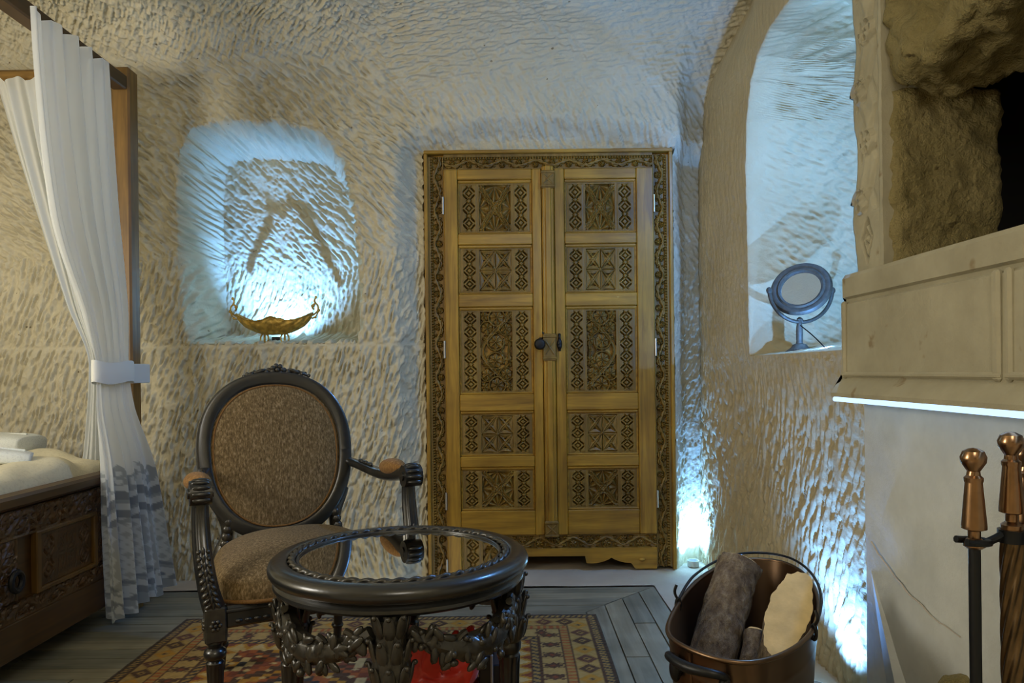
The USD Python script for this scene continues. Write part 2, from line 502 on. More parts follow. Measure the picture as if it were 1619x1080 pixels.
def build_wall_right():
    ds = axis_pts((1.96, 2.02, .006), (2.02, 2.10, .008), (2.10, 3.06, .0065), (3.06, 3.19, .0012), (3.19, 3.86, .006), (3.86, 4.0, .03))
    zs = axis_pts((-.05, 1.05, .0065), (1.05, 1.10, .003), (1.10, 2.26, .0066), (2.26, 2.39, .002), (2.39, 2.80, .012))
    Dm, Z = np.meshgrid(ds, zs)
    X = 1.00 + .035 * sst(3.6, 3.15, Dm) + .02 * sst(3.0, 2.3, Dm) * sst(1.1, .7, Z)
    P0 = np.stack([X, Dm, Z], -1)
    X = X + .03 * (fbm(P0 * 1.3 + 7, 3, 4) - .5) + .10 * sst(2.35, 2.75, Z) * sst(2.9, 3.4, Dm)
    pg = [(2.06, 1.085), (3.165, 1.085), (3.17, 1.9), (3.15, 2.1), (3.09, 2.24), (3.0, 2.32), (2.86, 2.36), (2.06, 2.37)]
    d = np.full(X.shape, -1.0)
    near = (Z > .95) & (Z < 2.5)
    d[near] = poly_in(Dm[near], Z[near], pg)
    zlo = sst(0, .008, Z - 1.085)
    prof = sst(-.012, .075, d)
    dep = .46 * np.where(d > -.015, prof, 0)
    X = X + np.where(Z < 1.085, 0, dep) * zlo
    X = X + .9 * sst(1.99, 1.97, Dm) * 0
    P = np.stack([X, Dm, Z], -1)
    inn = sst(.0, .03, d)
    low = sst(1.08, .75, Z)
    q = np.stack([Dm + X * .6, X * 0, Z], -1)
    q2 = np.stack([X + Dm * .5, X * 0, Z], -1)
    cl = chisel(q * np.array([.8, 1, 1]), [(1.45, .5 + 0 * X), (1.75, low)], L=.055, Wd=.0095)
    cn = chisel(q2, [(.1, .25 + 0 * X), (2.6, .6 + 0 * X), (.6, .5 + .3 * sst(1.6, 2.2, Z))], L=.034, Wd=.0115)
    fine = fbm(q * 80, 3, 21) - .5
    band = sst(3.62, 3.5, Dm)
    amp_out = .0025 + .012 * low + .004 * (1 - band)
    disp = inn * .013 * (cn - .5) + (1 - inn) * amp_out * (cl - .5) + .003 * fine
    return grid(displace(P, disp, True), True), (X, Dm, Z)


def room():
    o = obj('wall_back', build_wall_back(), M['plaster'], smooth=True)
    tag(o, 'chisel-marked beige rock-cut wall with a lit niche', 'wall', kind='structure')
    m, _ = build_wall_right()
    o = obj('wall_right', m, M['plaster_tan'], smooth=True)
    tag(o, 'tan plaster side wall with an arched blue-lit niche', 'wall', kind='structure')
    # ceiling, flat cave roof meeting the back wall's cove
    xs, ys = np.linspace(-3.3, 2.2, 160), np.linspace(-2.45, 3.06, 160)
    X, Y = np.meshgrid(xs, ys)
    Z = 2.70 + 0 * X
    P = np.stack([X, Y, Z], -1)
    P[..., 2] += .02 * (fbm(P * 1.5, 3, 4) - .5) + .012 * (fbm(P * np.array([9, 30, 1]), 3, 5) - .5)
    tag(obj('ceiling', grid(P, True), M['ceiling'], smooth=True), 'rough plastered cave ceiling', 'ceiling', kind='structure')
    ys, zs = np.linspace(-2.45, 3.75, 150), np.linspace(-.05, 2.75, 80)
    Y, Z = np.meshgrid(ys, zs)
    P = np.stack([-3.12 + 0 * Y, Y, Z], -1)
    P[..., 0] += .04 * (fbm(P * 2, 3, 4) - .5)
    tag(obj('wall_left', grid(P), M['ceiling'], smooth=True), 'plain plastered wall beyond the bed', 'wall', kind='structure')
    # rear wall with an unseen window opening that lets light in
    a = mani(trimesh.creation.box(bounds=[[-3.3, -2.6, -.05], [2.2, -2.4, 2.8]]))
    b = mani(trimesh.creation.box(bounds=[[-1.15, -2.7, 1.05], [.35, -2.3, 2.25]]))
    g = (a - b).to_mesh()
    tag(obj('wall_rear', trimesh.Trimesh(g.vert_properties[:, :3], g.tri_verts), M['ceiling'], smooth=False), 'plastered wall with an unseen window, behind the viewer', 'wall', kind='structure')
    w = thing('window_1', 'unseen wood framed window behind the viewer, lighting the room', 'window', (-.4, -2.47, 1.05), kind='structure')
    obj('frame', cat(box(-.75, -.69, -.03, .03, 0, 1.2), box(.69, .75, -.03, .03, 0, 1.2), box(-.69, .69, -.03, .03, 0, .06), box(-.69, .69, -.03, .03, 1.14, 1.2), box(-.025, .025, -.03, .03, .06, 1.14)), M['oak_v'], w)
    # side wall behind the fireplace, towards the viewer
    tag(obj('wall_side', cat(box(1.0, 1.15, -2.45, .28, -.05, 2.75, .01)), M['ceiling']), 'plastered side wall nearer than the fireplace', 'wall', kind='structure')


room()


# ------------------------------------------------------------------ floor
def floor():
    fl = UsdGeom.Xform.Define(stage, '/World/floor').GetPrim()
    tag(fl, 'grey plank floor framed by a pale stone border', 'floor', kind='structure')
    obj('subfloor', box(-3.3, 2.2, -2.5, 4.4, -.12, -.012, .002), M['floor_stone'], fl)
    far, rgt, pw = 3.452, .662, .0895
    n = 14
    xs, ys = np.linspace(-3.2, 1.4, 160), np.linspace(far, 4.35, 40)
    X, Y = np.meshgrid(xs, ys)
    P = np.stack([X, Y, .004 + .006 * fbm(np.stack([X, Y, 0 * X], -1) * 3, 3, 2)], -1)
    obj('stone_border', grid(P), M['floor_stone'], fl, smooth=True)
    xs, ys = np.linspace(rgt, 1.4, 40), np.linspace(-2.4, far, 160)
    X, Y = np.meshgrid(xs, ys)
    P = np.stack([X, Y, .004 + .006 * fbm(np.stack([X, Y, 0 * X], -1) * 3, 3, 2)], -1)
    obj('stone_border', grid(P), M['floor_stone'], fl, smooth=True)
    gap = .0035
    inner = rgt - 4 * pw

    def plank(poly, mt):
        m = prism(shapely.Polygon(poly).buffer(-.001).buffer(0), .02)
        m.apply_translation((0, 0, -.018 + rng.uniform(-.0012, .0012)))
        obj('plank', m, mt, fl, smooth=False)
    for i in range(30):
        y1, y0 = far - i * pw - gap / 2, far - (i + 1) * pw + gap / 2
        if i < 4:
            e1, e0 = rgt - i * pw - gap, rgt - (i + 1) * pw - gap
        else:
            e1 = e0 = inner - gap
        cuts = sorted(rng.uniform(-2.6, -.1, 2))
        if cuts[1] - cuts[0] < .5:
            cuts = [cuts[0]]
        xs_ = [-3.2, *cuts]
        for k, x0 in enumerate(xs_):
            last = k == len(xs_) - 1
            xa = x0 + gap / 2
            xb0 = e0 if last else xs_[k + 1] - gap / 2
            xb1 = e1 if last else xs_[k + 1] - gap / 2
            plank([(xa, y0), (xb0, y0), (xb1, y1), (xa, y1)], M[f'plank{rng.integers(3)}'])
    for j in range(4):
        x1, x0 = rgt - j * pw - gap / 2, rgt - (j + 1) * pw + gap / 2
        t1, t0 = far - j * pw - gap, far - (j + 1) * pw - gap
        cut = 2.2 + .35 * ((j * 7) % 4) - .3
        plank([(x0, cut + gap), (x1, cut + gap), (x1, t1), (x0, t0)], M[f'plankv{j % 3}'])
        plank([(x0, .0), (x1, .0), (x1, cut), (x0, cut)], M[f'plankv{(j + 1) % 3}'])


floor()
# ------------------------------------------------------------------ carved relief


def seg_d(U, V, pts):
    p = np.asarray(pts, float)
    best = np.full(U.shape, 9.0)
    for a, b in zip(p[:-1], p[1:]):
        ab = b - a
        L = ab @ ab + 1e-12
        t = np.clip(((U - a[0]) * ab[0] + (V - a[1]) * ab[1]) / L, 0, 1)
        best = np.minimum(best, np.hypot(U - a[0] - t * ab[0], V - a[1] - t * ab[1]))
    return best


def rnd(d, w):
    return np.sqrt(np.clip(1 - (d / w) ** 2, 0, 1))


def band2(d, w):
    """a double-edged strap"""
    return np.where(d < w, .62 + .38 * np.clip(np.abs(d / w) * 1.6 - .3, 0, 1) - .45 * sst(.85, 1.0, d / w), 0)


def petal(U, V, a, b, w):
    a, b = np.asarray(a, float), np.asarray(b, float)
    ab = b - a
    L = np.hypot(*ab)
    e = ab / L
    t = ((U - a[0]) * e[0] + (V - a[1]) * e[1]) / L
    s = np.abs(-(U - a[0]) * e[1] + (V - a[1]) * e[0])
    ww = w * np.clip(1 - (2 * t - 1) ** 2, 0, 1)
    k = s / (ww + 1e-6)
    return np.where((t > 0) & (t < 1) & (k < 1), .55 + .45 * (1 - k) - .5 * np.exp(-(k / .14) ** 2), 0)


def leaf(U, V, c, r, ang, lobes=5, rim=True):
    x, y = U - c[0], V - c[1]
    R = np.hypot(x, y) / r
    ph = np.arctan2(y, x) - ang
    ph = (ph + PI) % (2 * PI) - PI
    edge = .74 + .20 * np.abs(np.cos(ph * lobes / 2))
    h = np.where(R < edge, .35 + .6 * (1 - R ** 2) * (.55 + .45 * np.cos(ph * lobes)) ** 1.0 + .18 * (1 - R), 0)
    if rim:
        arc = np.abs(ph) < 2.5
        h = np.maximum(h, np.where(arc, rnd(np.abs(R - 1.06), .13) * .95, 0))
    return h


def lattice(U, V, x0, x1, cell):
    """a chain of diamonds: bold slits along their edges, a small incised diamond in each"""
    u = (U - (x0 + x1) / 2) / (x1 - x0) * 2
    inside = np.abs(u) <= 1
    t = np.abs(((V / cell) % 1.0) * 2 - 1)
    au = np.abs(u)
    mask = sst(.18, .34, au) * sst(.86, .68, au)
    g = 1 - .75 * np.exp(-((au + t - 1.0) / .125) ** 4) * mask
    g = g - .5 * np.exp(-((au + t - .42) / .08) ** 2) * (au + t < .8)
    g = g - .5 * np.exp(-((au + (1 - t) - .36) / .08) ** 2) * (au + 1 - t < .8) * .6
    return np.where(inside, g, -1)


def carve_panel(kind, w, h, mirror=False, step=.0024):
    nu, nv = int(w / step), int(h / step)
    us, vs = np.linspace(0, w, nu), np.linspace(0, h, nv)
    U, V = np.meshgrid(us, vs)
    if mirror:
        U = w - U
    H = np.zeros(U.shape)
    mg, lw = .012, .074
    x0, x1 = mg + lw + .014, w - mg - lw - .014
    cw, ch = x1 - x0, h - 2 * mg
    cx, cy = (x0 + x1) / 2, h / 2
    in_c = (U > x0) & (U < x1) & (V > mg) & (V < h - mg)
    C = np.zeros(U.shape)
    q = lambda a, b: (x0 + a * cw, mg + b * ch)
    if kind == 'X':
        for (ex, ey, rx, ry, k0) in ((.5, 1.0, .40, .42, 11), (.5, 0.0, .40, .42, 11), (0.0, .5, .36, .44, 9), (1.0, .5, .36, .44, 9)):
            dx, dy = (U - x0 - ex * cw) / (rx * cw), (V - mg - ey * ch) / (ry * ch)
            R, ph = np.hypot(dx, dy), np.arctan2(dy, dx)
            fan = .12 + .78 * (.5 + .5 * np.cos(ph * k0)) ** .8 * np.clip(R * 1.8, .2, 1)
            C = np.maximum(C, np.where(R < .80 + .06 * np.cos(ph * k0), fan * (1 - .25 * R), 0))
            C = np.maximum(C, band2(np.abs(R - .97) * min(rx * cw, ry * ch), .0085))
        for sx in (-1, 1):
            bow = [(cx - sx * cw * .5, cy - ch * .5), (cx, cy), (cx + sx * cw * .5, cy + ch * .5)]
            C = np.maximum(C, band2(seg_d(U, V, bow), .0125))
        C = np.maximum(C, .9 * rnd(np.hypot(U - cx, V - cy), .011))
    elif kind == 'R':
        nx, ny = 2, 2
        for i in range(nx + 1):
            for j in range(ny + 1):
                p = q(i / nx, j / ny)
                if i < nx:
                    C = np.maximum(C, petal(U, V, p, q((i + 1) / nx, j / ny), .021))
                if j < ny:
                    C = np.maximum(C, petal(U, V, p, q(i / nx, (j + 1) / ny), .021))
                if i < nx and j < ny:
                    C = np.maximum(C, petal(U, V, p, q((i + 1) / nx, (j + 1) / ny), .013))
                    C = np.maximum(C, petal(U, V, q((i + 1) / nx, j / ny), q(i / nx, (j + 1) / ny), .013))
        R = np.hypot(U - cx, V - cy)
        C = np.maximum(C, .75 * rnd(np.abs(np.abs((U - cx) / cw * 2) ** 2 + np.abs((V - cy) / ch * 2) ** 2 - 1.0), .09))
        C = np.maximum(C, rnd(R, .010))
    else:
        stem = smooth_path([(*q(1.02, 1.0), 0), (*q(.72, .86), 0), (*q(.42, .74), 0), (*q(.05, .5), 0), (*q(.42, .26), 0), (*q(.72, .14), 0), (*q(1.02, 0), 0)], 60)[:, :2]
        C = np.maximum(C, band2(seg_d(U, V, stem), .010))
        for s in (1, -1):
            st2 = smooth_path([(*q(.08, .5 + s * .42), 0), (*q(.45, .5 + s * .27), 0), (*q(.78, .5 + s * .2), 0), (*q(.88, .5), 0)], 30)[:, :2]
            C = np.maximum(C, .9 * band2(seg_d(U, V, st2), .007))
            for (a, b, r, an) in ((.20, .30, .105, -.6), (.56, .41, .12, 2.4), (.78, .27, .105, 2.8), (.42, .115, .115, 2.2), (.50, .115, .135, -1.6), (.45, .13, .15, -2.2)):
                pass
            C = np.maximum(C, leaf(U, V, q(.21, .5 + s * .295), .033, s * .5, 6))
            C = np.maximum(C, leaf(U, V, q(.80, .5 + s * .29), .033, PI - s * .5, 6))
            C = np.maximum(C, leaf(U, V, q(.47, .5 + s * .12), .040, PI + s * .7, 7))
            C = np.maximum(C, leaf(U, V, q(.52, .5 + s * .43), .040, -s * 1.57, 7))
            C = np.maximum(C, leaf(U, V, q(.12, .5 + s * .455), .028, s * .3, 5, False))
            C = np.maximum(C, leaf(U, V, q(.90, .5 + s * .455), .03, PI, 5, False))
            C = np.maximum(C, leaf(U, V, q(.90, .5 + s * .13), .03, PI - s * .6, 5, False))
            C = np.maximum(C, petal(U, V, q(.66, .5), q(.72, .5 + s * .17), .012))
            C = np.maximum(C, petal(U, V, q(.05, .5 + s * .16), q(.28, .5 + s * .16), .012))
    H = np.where(in_c, C, H)
    cell = (h - 2 * mg) / max(2, round((h - 2 * mg) / .0675))
    lat = np.maximum(lattice(U, V - mg, mg, mg + lw, cell), lattice(U, V - mg, w - mg - lw, w - mg, cell))
    H = np.where(lat >= 0, lat, H)
    fr = (U < mg) | (U > w - mg) | (V < mg) | (V > h - mg) | ((U > mg + lw) & (U < x0)) | ((U > x1) & (U < w - mg - lw))
    H = np.where(fr, .95, H)
    H = np.clip(H, 0, 1) + .05 * (fbm(np.stack([U * 60, V * 60, 0 * U], -1), 2, 3) - .5)
    return us, vs, H


def carve_strip(L, w, step=.0026, lam=.17, seed=0, bead=True):
    """vine running along v; u across"""
    nu, nv = max(8, int(w / step)), int(L / step)
    us, vs = np.linspace(0, w, nu), np.linspace(0, L, nv)
    U, V = np.meshgrid(us, vs)
    b = .014 if bead else .006
    cw = w - 2 * b - (.012 if bead else 0)
    c = b + cw / 2 + (.012 if bead else 0)
    k = 2 * PI / lam
    A = cw * .30
    xs = c + A * np.sin(k * V)
    d = np.abs(U - xs) / np.sqrt(1 + (A * k * np.cos(k * V)) ** 2)
    H = .95 * rnd(d, .0055)
    nloop = int(L / (lam / 2)) + 1
    for i in range(nloop + 1):
        v0 = (i + .5) * lam / 2
        s = 1 if i % 2 == 0 else -1
        m = np.abs(V - v0) < lam * .4
        if not m.any():
            continue
        cc = (c - s * A * .62, v0)
        H[m] = np.maximum(H[m], leaf(U[m], V[m], cc, cw * .34, s * .6 + .3 * (i % 3), 6))
        for e in (-1, 1):
            H[m] = np.maximum(H[m], leaf(U[m], V[m], (c - s * A * 1.1, v0 + e * lam * .24), cw * .15, e * 1.2, 5, False))
            H[m] = np.maximum(H[m], petal(U[m], V[m], (c + s * A * 1.35, v0 - e * lam * .02), (c + s * A * 1.2, v0 + e * lam * .22), .011))
        for e in (-1, 1):
            H[m] = np.maximum(H[m], petal(U[m], V[m], (c + s * A * .9, v0 + e * lam * .05), (c - s * A * .2, v0 + e * lam * .30), .009))
            H[m] = np.maximum(H[m], leaf(U[m], V[m], (c + s * A * 1.0, v0 + e * lam * .2), cw * .11, e, 4, False))
    H = np.where((U < b) | (U > w - b * .5), .9, H)
    if bead:
        bd = (U > b + .001) & (U < b + .012)
        H = np.where(bd, .25 + .7 * rnd(np.hypot((U - b - .0065), ((V % .014) - .007)), .0062), H)
    H = np.clip(H, 0, 1) + .05 * (fbm(np.stack([U * 60, V * 60, 0 * U], -1), 2, seed) - .5)
    return us, vs, H


def relief(us, vs, H, depth, back):
    """height grid with side skirts, in (u, v, w)"""
    U, V = np.meshgrid(us, vs)
    P = np.stack([U, V, (H - 1) * depth], -1)
    e = lambda r: np.concatenate([r[..., :2], np.full(r.shape[:-1] + (1,), -back)], -1)
    P = np.concatenate([e(P[:1]), P, e(P[-1:])], 0)
    P = np.concatenate([e(P[:, :1]), P, e(P[:, -1:])], 1)
    return P


def place(P, o, eu, ev, ew):
    o, eu, ev, ew = (np.asarray(x, float) for x in (o, eu, ev, ew))
    Q = o + P[..., :1] * eu + P[..., 1:2] * ev + P[..., 2:] * ew
    return grid(Q, bool(np.dot(np.cross(eu, ev), ew) < 0))


# ------------------------------------------------------------------ wardrobe
def wardrobe():
    t = thing('wardrobe', 'tall golden wooden wardrobe with two carved panel doors, set into the rock wall', 'wardrobe', (.195, 3.70, .014))
    zb = -.014
    L, R, top = -.631, .631, 2.140
    obj('carcass', box(L + .01, R - .01, .03, .44, .10, top - .004), M['oak_v'], t)
    # carved surround
    fw = .082
    for name, x0, flip in (('carved_border', L + .017, 1), ('carved_border', R - .017, -1)):
        us, vs, H = carve_strip(top - .03 - .012, fw, seed=3)
        P = relief(us, vs, H, .016, .03)
        obj(name, place(P, (x0, -.0, .012), (flip, 0, 0), (0, 0, 1), (0, -1, 0)), M['carved'], t, smooth=40)
    us, vs, H = carve_strip(1.262 - 2 * .1, .078, seed=5)
    obj('carved_border', place(relief(us, vs, H, .016, .03), (L + .1, 0, top - .018), (0, 0, -1), (1, 0, 0), (0, -1, 0)), M['carved'], t, smooth=40)
    us, vs, H = carve_strip(1.262 - 2 * .1, .072, bead=False, seed=6)
    obj('carved_border', place(relief(us, vs, H, .016, .03), (L + .1, 0, .182), (0, 0, -1), (1, 0, 0), (0, -1, 0)), M['carved'], t, smooth=40)
    obj('fillet', box(L, L + .018, -.012, .03, 0, top - .016), M['oak_v'], t)
    obj('fillet', box(R - .018, R, -.012, .03, 0, top - .016), M['oak_v'], t)
    obj('fillet', box(L, R, -.016, .03, top - .017, top), M['oak_h'], t)
    # scalloped apron with feet
    e = []
    xs = np.linspace(-.531, .531, 161)
    for x in xs:
        a = abs(x)
        if a > .40:
            z = .004 + .0 * a
            z = .004 if a > .42 else .004 + (.42 - a) / .02 * .03
        else:
            z = .034 + .030 * (1 - abs(math.cos(a / .40 * PI * 2.0)) ** .7)
            if a < .17:
                z = .072
        e.append((x, z))
    poly = shapely.Polygon([(-.531, .112), *e, (.531, .112)])
    m = prism(poly, .028)
    m.apply_transform(trimesh.transformations.rotation_matrix(PI / 2, [1, 0, 0]))
    m.apply_translation((0, .026, 0))
    obj('apron', m, M['oak_h'], t, smooth=False)
    for s in (-1, 1):
        obj('rosette', ell((s * .455, -.006, .052), (.016, .009, .008)), M['oak_h'], t)
    # centre astragal with three carved blocks
    cx = .0
    a0, a1 = -.034, .027
    obj('astragal', cat(box(a0, a1, -.020, .01, .19, 2.055, .006), box(a0 + .014, a1 - .014, -.027, -.015, .19, 2.055, .005)), M['oak_v'], t)
    for zc, hh in ((1.985, .045), (1.135, .07), (.215, .042)):
        blk = [box(a0 - .003, a1 + .003, -.030, .005, zc - hh, zc + hh, .004)]
        for s in (-1, 1):
            blk.append(box(a0 - .005, a1 + .005, -.036, -.01, zc + s * hh * .78 - .006, zc + s * hh * .78 + .006, .003))
            p = np.array([(a0 + .008, -.031, zc - s * hh * .5), (a1 - .008, -.031, zc + s * hh * .5)])
            blk.append(tube(p, .0045, 6))
        obj('carved_block', union(blk), M['carved'], t, smooth=25)
    opens = [(.308, .530), (.585, .815), (.900, 1.344), (1.410, 1.660), (1.716, 1.990)]
    kinds = ['X', 'R', 'C', 'R', 'X']
    z0, z1 = .183, 2.043
    for side in (-1, 1):
        d = sub('door', t)
        if side < 0:
            x0, x1, p0, p1 = -.532, -.036, -.462, -.084
        else:
            x0, x1, p0, p1 = .029, .532, .080, .446
        yf = -.010
        obj('stile', box(x0, p0, yf, .022, z0, z1, .004), M['oak_v'], d)
        obj('stile', box(p1, x1, yf, .022, z0, z1, .004), M['oak_v'], d)
        prev = z0
        for k, (a, b) in enumerate(opens + [(z1, None)]):
            obj('rail', box(p0 + .0005, p1 - .0005, yf + .0015, .022, prev, a, .004), M['oak_h'], d)
            if b is None:
                break
            # moulded lip round the opening
            lip = [box(p0, p1, -.002, .02, b - .016, b + .001, .005), box(p0, p1, .002, .02, a - .001, a + .009, .004),
                   box(p0 - .001, p0 + .010, .002, .02, a, b, .004), box(p1 - .010, p1 + .001, .002, .02, a, b, .004)]
            us, vs, H = carve_panel(kinds[k], p1 - p0 - .016, b - a - .020, side > 0)
            P = relief(us, vs, H, .024, .026)
            pa = obj('carved_panel', place(P, (p0 + .008, .006, a + .006), (1, 0, 0), (0, 0, 1), (0, -1, 0)), M['carved'], d, smooth=40)
            obj('molding', union(lip), M['oak_h'], d)
            prev = b
        hx = x0 - .004 if side < 0 else x1 + .004
        for zh in (1.86, 1.13, .36):
            obj('hinge', T(trimesh.creation.cylinder(.0052, .088, sections=10), (hx, -.012, zh)), M['steel'], d, label='pale metal hinge')
        if side < 0:
            kx, kz = x1 - .018, 1.150
            m = cat(lathe([(0, 0), (.012, 0), (.012, .004), (.006, .010), (.006, .022), (.022, .034), (.029, .048), (.022, .062), (0, .068)], 20))
            m.apply_transform(trimesh.transformations.rotation_matrix(PI / 2, [1, 0, 0]))
            m.apply_translation((kx, yf, kz))
            hook = tube(smooth_path([(kx + .012, yf - .004, kz + .03), (kx + .022, yf - .015, kz + .045), (kx + .016, yf - .012, kz + .062)], 10), .004, 6)
            obj('knob', union([m, hook, box(kx - .002, kx + .022, yf - .006, yf + .002, kz - .006, kz + .036, .002)]), M['iron'], d, label='round black iron door knob')
        else:
            kx, kz = x0 + .018, 1.15
            m = [ell((kx, yf - .012, kz), (.013, .014, .030)), ell((kx, yf - .006, kz + .036), (.007, .009, .016)), ell((kx, yf - .022, kz - .010), (.010, .010, .014)), box(kx - .007, kx + .007, yf - .006, yf + .002, kz - .035, kz + .055, .002)]
            obj('latch', union(m), M['iron'], d, label='black iron latch plate')
    return t


wardrobe()


# ------------------------------------------------------------------ fireplace
def fireplace():
    t = thing('fireplace', 'carved pale stone fireplace with a raised dark hearth above its mantel shelf', 'fireplace', (0, 0, 0))
    D1 = 1.97
    # lower breast, lightly uneven face
    ys, zs = np.linspace(.28, D1, 120), np.linspace(0, .95, 90)
    Y, Z = np.meshgrid(ys, zs)
    P = np.stack([.952 + .03 * sst(.45, 0, Z) * 0 + .008 * (fbm(np.stack([Y * 4, Z * 4, 0 * Y], -1), 3, 4) - .5), Y, Z], -1)
    fr = P
    bk = P.copy()
    bk[..., 0] = 1.45
    rows = [np.concatenate([fr[k], bk[k][::-1]]) for k in range(len(zs))]
    obj('breast', ring(np.array(rows)), M['limestone_grey'], t, smooth=40)
    # lime streaks and a raised seam across the plaster
    seam = smooth_path([(.948, 1.93, .565), (.947, 1.86, .53), (.947, 1.76, .492), (.947, 1.66, .468), (.948, 1.55, .455)], 24)
    seam[:, 2] += .016 * (noise(seam * 45, 3) - .5)
    obj('plaster_seam', tube(seam, np.linspace(.0026, .0012, 24), 6), M['floor_stone'], t)
    # flared foot of the breast, an inclined slab edge
    wpoly = np.array([(.99, 1.965, .52), (.99, 1.975, .0), (.90, 1.60, .0), (.955, 1.955, .50), (.99, 1.55, 0)])
    obj('flared_foot', trimesh.convex.convex_hull(wpoly), M['limestone_grey'], t, smooth=False)
    st = ell((.95, 1.545, .30), (.06, .055, .075), sub=3)
    st.vertices += .012 * (noise(st.vertices * 40, 2)[:, None] - .5)
    obj('corbel_stone', st, M['tuff'], t, smooth=True)
    # mantel: profile swept along the breast
    prof = [(.862, .952), (.862, .962), (.868, .972), (.876, .984), (.888, .992), (.893, 1.000), (.895, 1.198), (.907, 1.205), (.907, 1.213), (.898, 1.218), (.898, 1.268), (.906, 1.279), (1.30, 1.279), (1.30, .952)]
    prof = np.array(prof)
    n = 60
    P = np.zeros((n, len(prof), 3))
    for k, y in enumerate(np.linspace(.28, D1, n)):
        P[k, :, 0], P[k, :, 1], P[k, :, 2] = prof[:, 0], y, prof[:, 1]
        wob = .005 * (fbm(np.stack([prof[:, 0] * 8, np.full(len(prof), y * 5), prof[:, 1] * 8], -1), 2, 3) - .5)
        P[k, :, 0] += wob
    obj('mantel', ring(P), M['limestone'], t, smooth=25)
    # raised border of the mantel's panels and the upright between two panels
    mold = lambda y0, y1: union([box(.884, .90, y0, y1, 1.004, 1.018, .005), box(.886, .90, y0, y0 + .022, 1.0, 1.206, .005), box(.886, .90, y1 - .018, y1, 1.0, 1.206, .005)])
    obj('panel_border', mold(1.325, D1 - .012), M['limestone'], t)
    obj('panel_border', mold(.60, 1.312), M['limestone'], t)
    obj('led_strip', box(.864, .884, .30, D1 - .006, .939, .951, .003), M['led'], t, label='glowing blue-white light strip under the mantel')
    # carved pillar
    us, vs = np.linspace(0, .148, 46), np.linspace(0, 1.43, 380)
    U, V = np.meshgrid(us, vs)
    k = 2 * PI / .29
    zig = .096 + .016 * (np.abs(((V / .145) % 1) * 2 - 1) - .5) * 2
    H = .62 - .62 * np.exp(-((U - zig) / .006) ** 2) * (.35 + .65 * np.abs(np.sin(V * 2 * PI / .145)))
    H = H + .10 * sst(.0, .02, zig - U) + .12 * np.exp(-((U - .055 - .020 * np.sin(k * V)) / .012) ** 2)
    for i in range(12):
        v0 = i * .145 + .05
        s = 1 if i % 2 else -1
        H = np.maximum(H, .50 + .50 * leaf(U, V, (.050 - s * .018, v0), .030, s * .8, 4))
        H = H - .6 * np.exp(-(seg_d(U, V, [(.024, v0 - .04), (.030, v0 + .03)]) / .004) ** 2)
        H = H - .5 * np.exp(-(seg_d(U, V, [(.060, v0 - .03), (.070, v0 + .02)]) / .004) ** 2)
    dia = [(.06, .03), (.085, .09), (.065, .14), (.035, .09), (.06, .03)]
    H = np.where(V < .16, .75 - .5 * np.exp(-(seg_d(U, V, dia) / .004) ** 2) - .4 * np.exp(-(seg_d(U, V, [(.05, .09), (.06, .07), (.072, .09), (.06, .11), (.05, .09)]) / .004) ** 2), H)
    H = np.where(U > .130, .8, H) + .12 * (fbm(np.stack([U * 30, V * 30, 0 * U], -1), 3, 4) - .5)
    P = relief(us, vs, np.clip(H, 0, 1.1), .038, .22)
    wav = .012 * np.sin(2 * PI * P[..., 1] / .29 + 1.2) * sst(.10, .0, P[..., 0]) + .010 * (noise(np.stack([P[..., 1] * 9, 0 * P[..., 1], 0 * P[..., 1]], -1), 4) - .5) * sst(.1, 0, P[..., 0])
    P[..., 0] += wav
    obj('carved_pillar', place(P, (.926, D1 + .0, 1.277), (0, -1, 0), (0, 0, 1), (-1, 0, 0)), M['limestone'], t, smooth=45)

    # rough blocks: jamb stone, lintel rock, cavity
    def rough(x0, x1, y0, y1, z0, z1, amp, sc, seed, h=.011, round_=.02):
        m = trimesh.creation.box(bounds=[[x0, y0, z0], [x1, y1, z1]])
        mm = mani(m).refine_to_length(h * 1.6).to_mesh()
        v = mm.vert_properties[:, :3].astype(float)
        f = mm.tri_verts
        c = np.array([(x0 + x1) / 2, (y0 + y1) / 2, (z0 + z1) / 2])
        hs = np.array([(x1 - x0) / 2, (y1 - y0) / 2, (z1 - z0) / 2])
        q = v - c
        inner = np.clip(q, -(hs - round_), hs - round_)
        dd = q - inner
        ln = np.linalg.norm(dd, axis=1, keepdims=True)
        nrm = np.where(ln > 1e-9, dd / np.maximum(ln, 1e-9), 0)
        q = inner + nrm * round_
        v = c + q
        v += nrm * (amp * (fbm(v * sc, 4, seed) - .5) + amp * .75 * (fbm(v * sc * 3.0, 4, seed + 3) - .5))[:, None]
        return trimesh.Trimesh(v, f, process=False)
    obj('jamb_stone', rough(.957, 1.225, 1.806, 1.99, 1.262, 1.722, .03, 22, 3, .010, .012), M['tuff'], t, smooth=True)
    lm = rough(.944, 1.235, .30, 1.826, 1.735, 2.72, .085, 10, 8, .011, .035)
    v = np.array(lm.vertices)
    lowz = sst(1.95, 1.735, v[:, 2])
    v[:, 2] += lowz * (.06 * np.exp(-((v[:, 1] - 1.0) / .4) ** 2) - .01)
    lm.vertices = v
    obj('rock_lintel', lm, M['tuff'], t, smooth=True)
    cav = [box(1.90, 1.95, .3, 2.04, 1.25, 2.75), box(1.20, 1.95, 2.0, 2.04, 1.25, 2.75), box(1.2, 1.95, .28, .32, 1.25, 2.75), box(1.2, 1.95, .28, 2.04, 2.70, 2.75), box(1.2, 1.95, .28, 2.04, 1.22, 1.27)]
    obj('firebox', union(cav), M['soot'], t, smooth=False, label='black sooty firebox cavity')


fireplace()


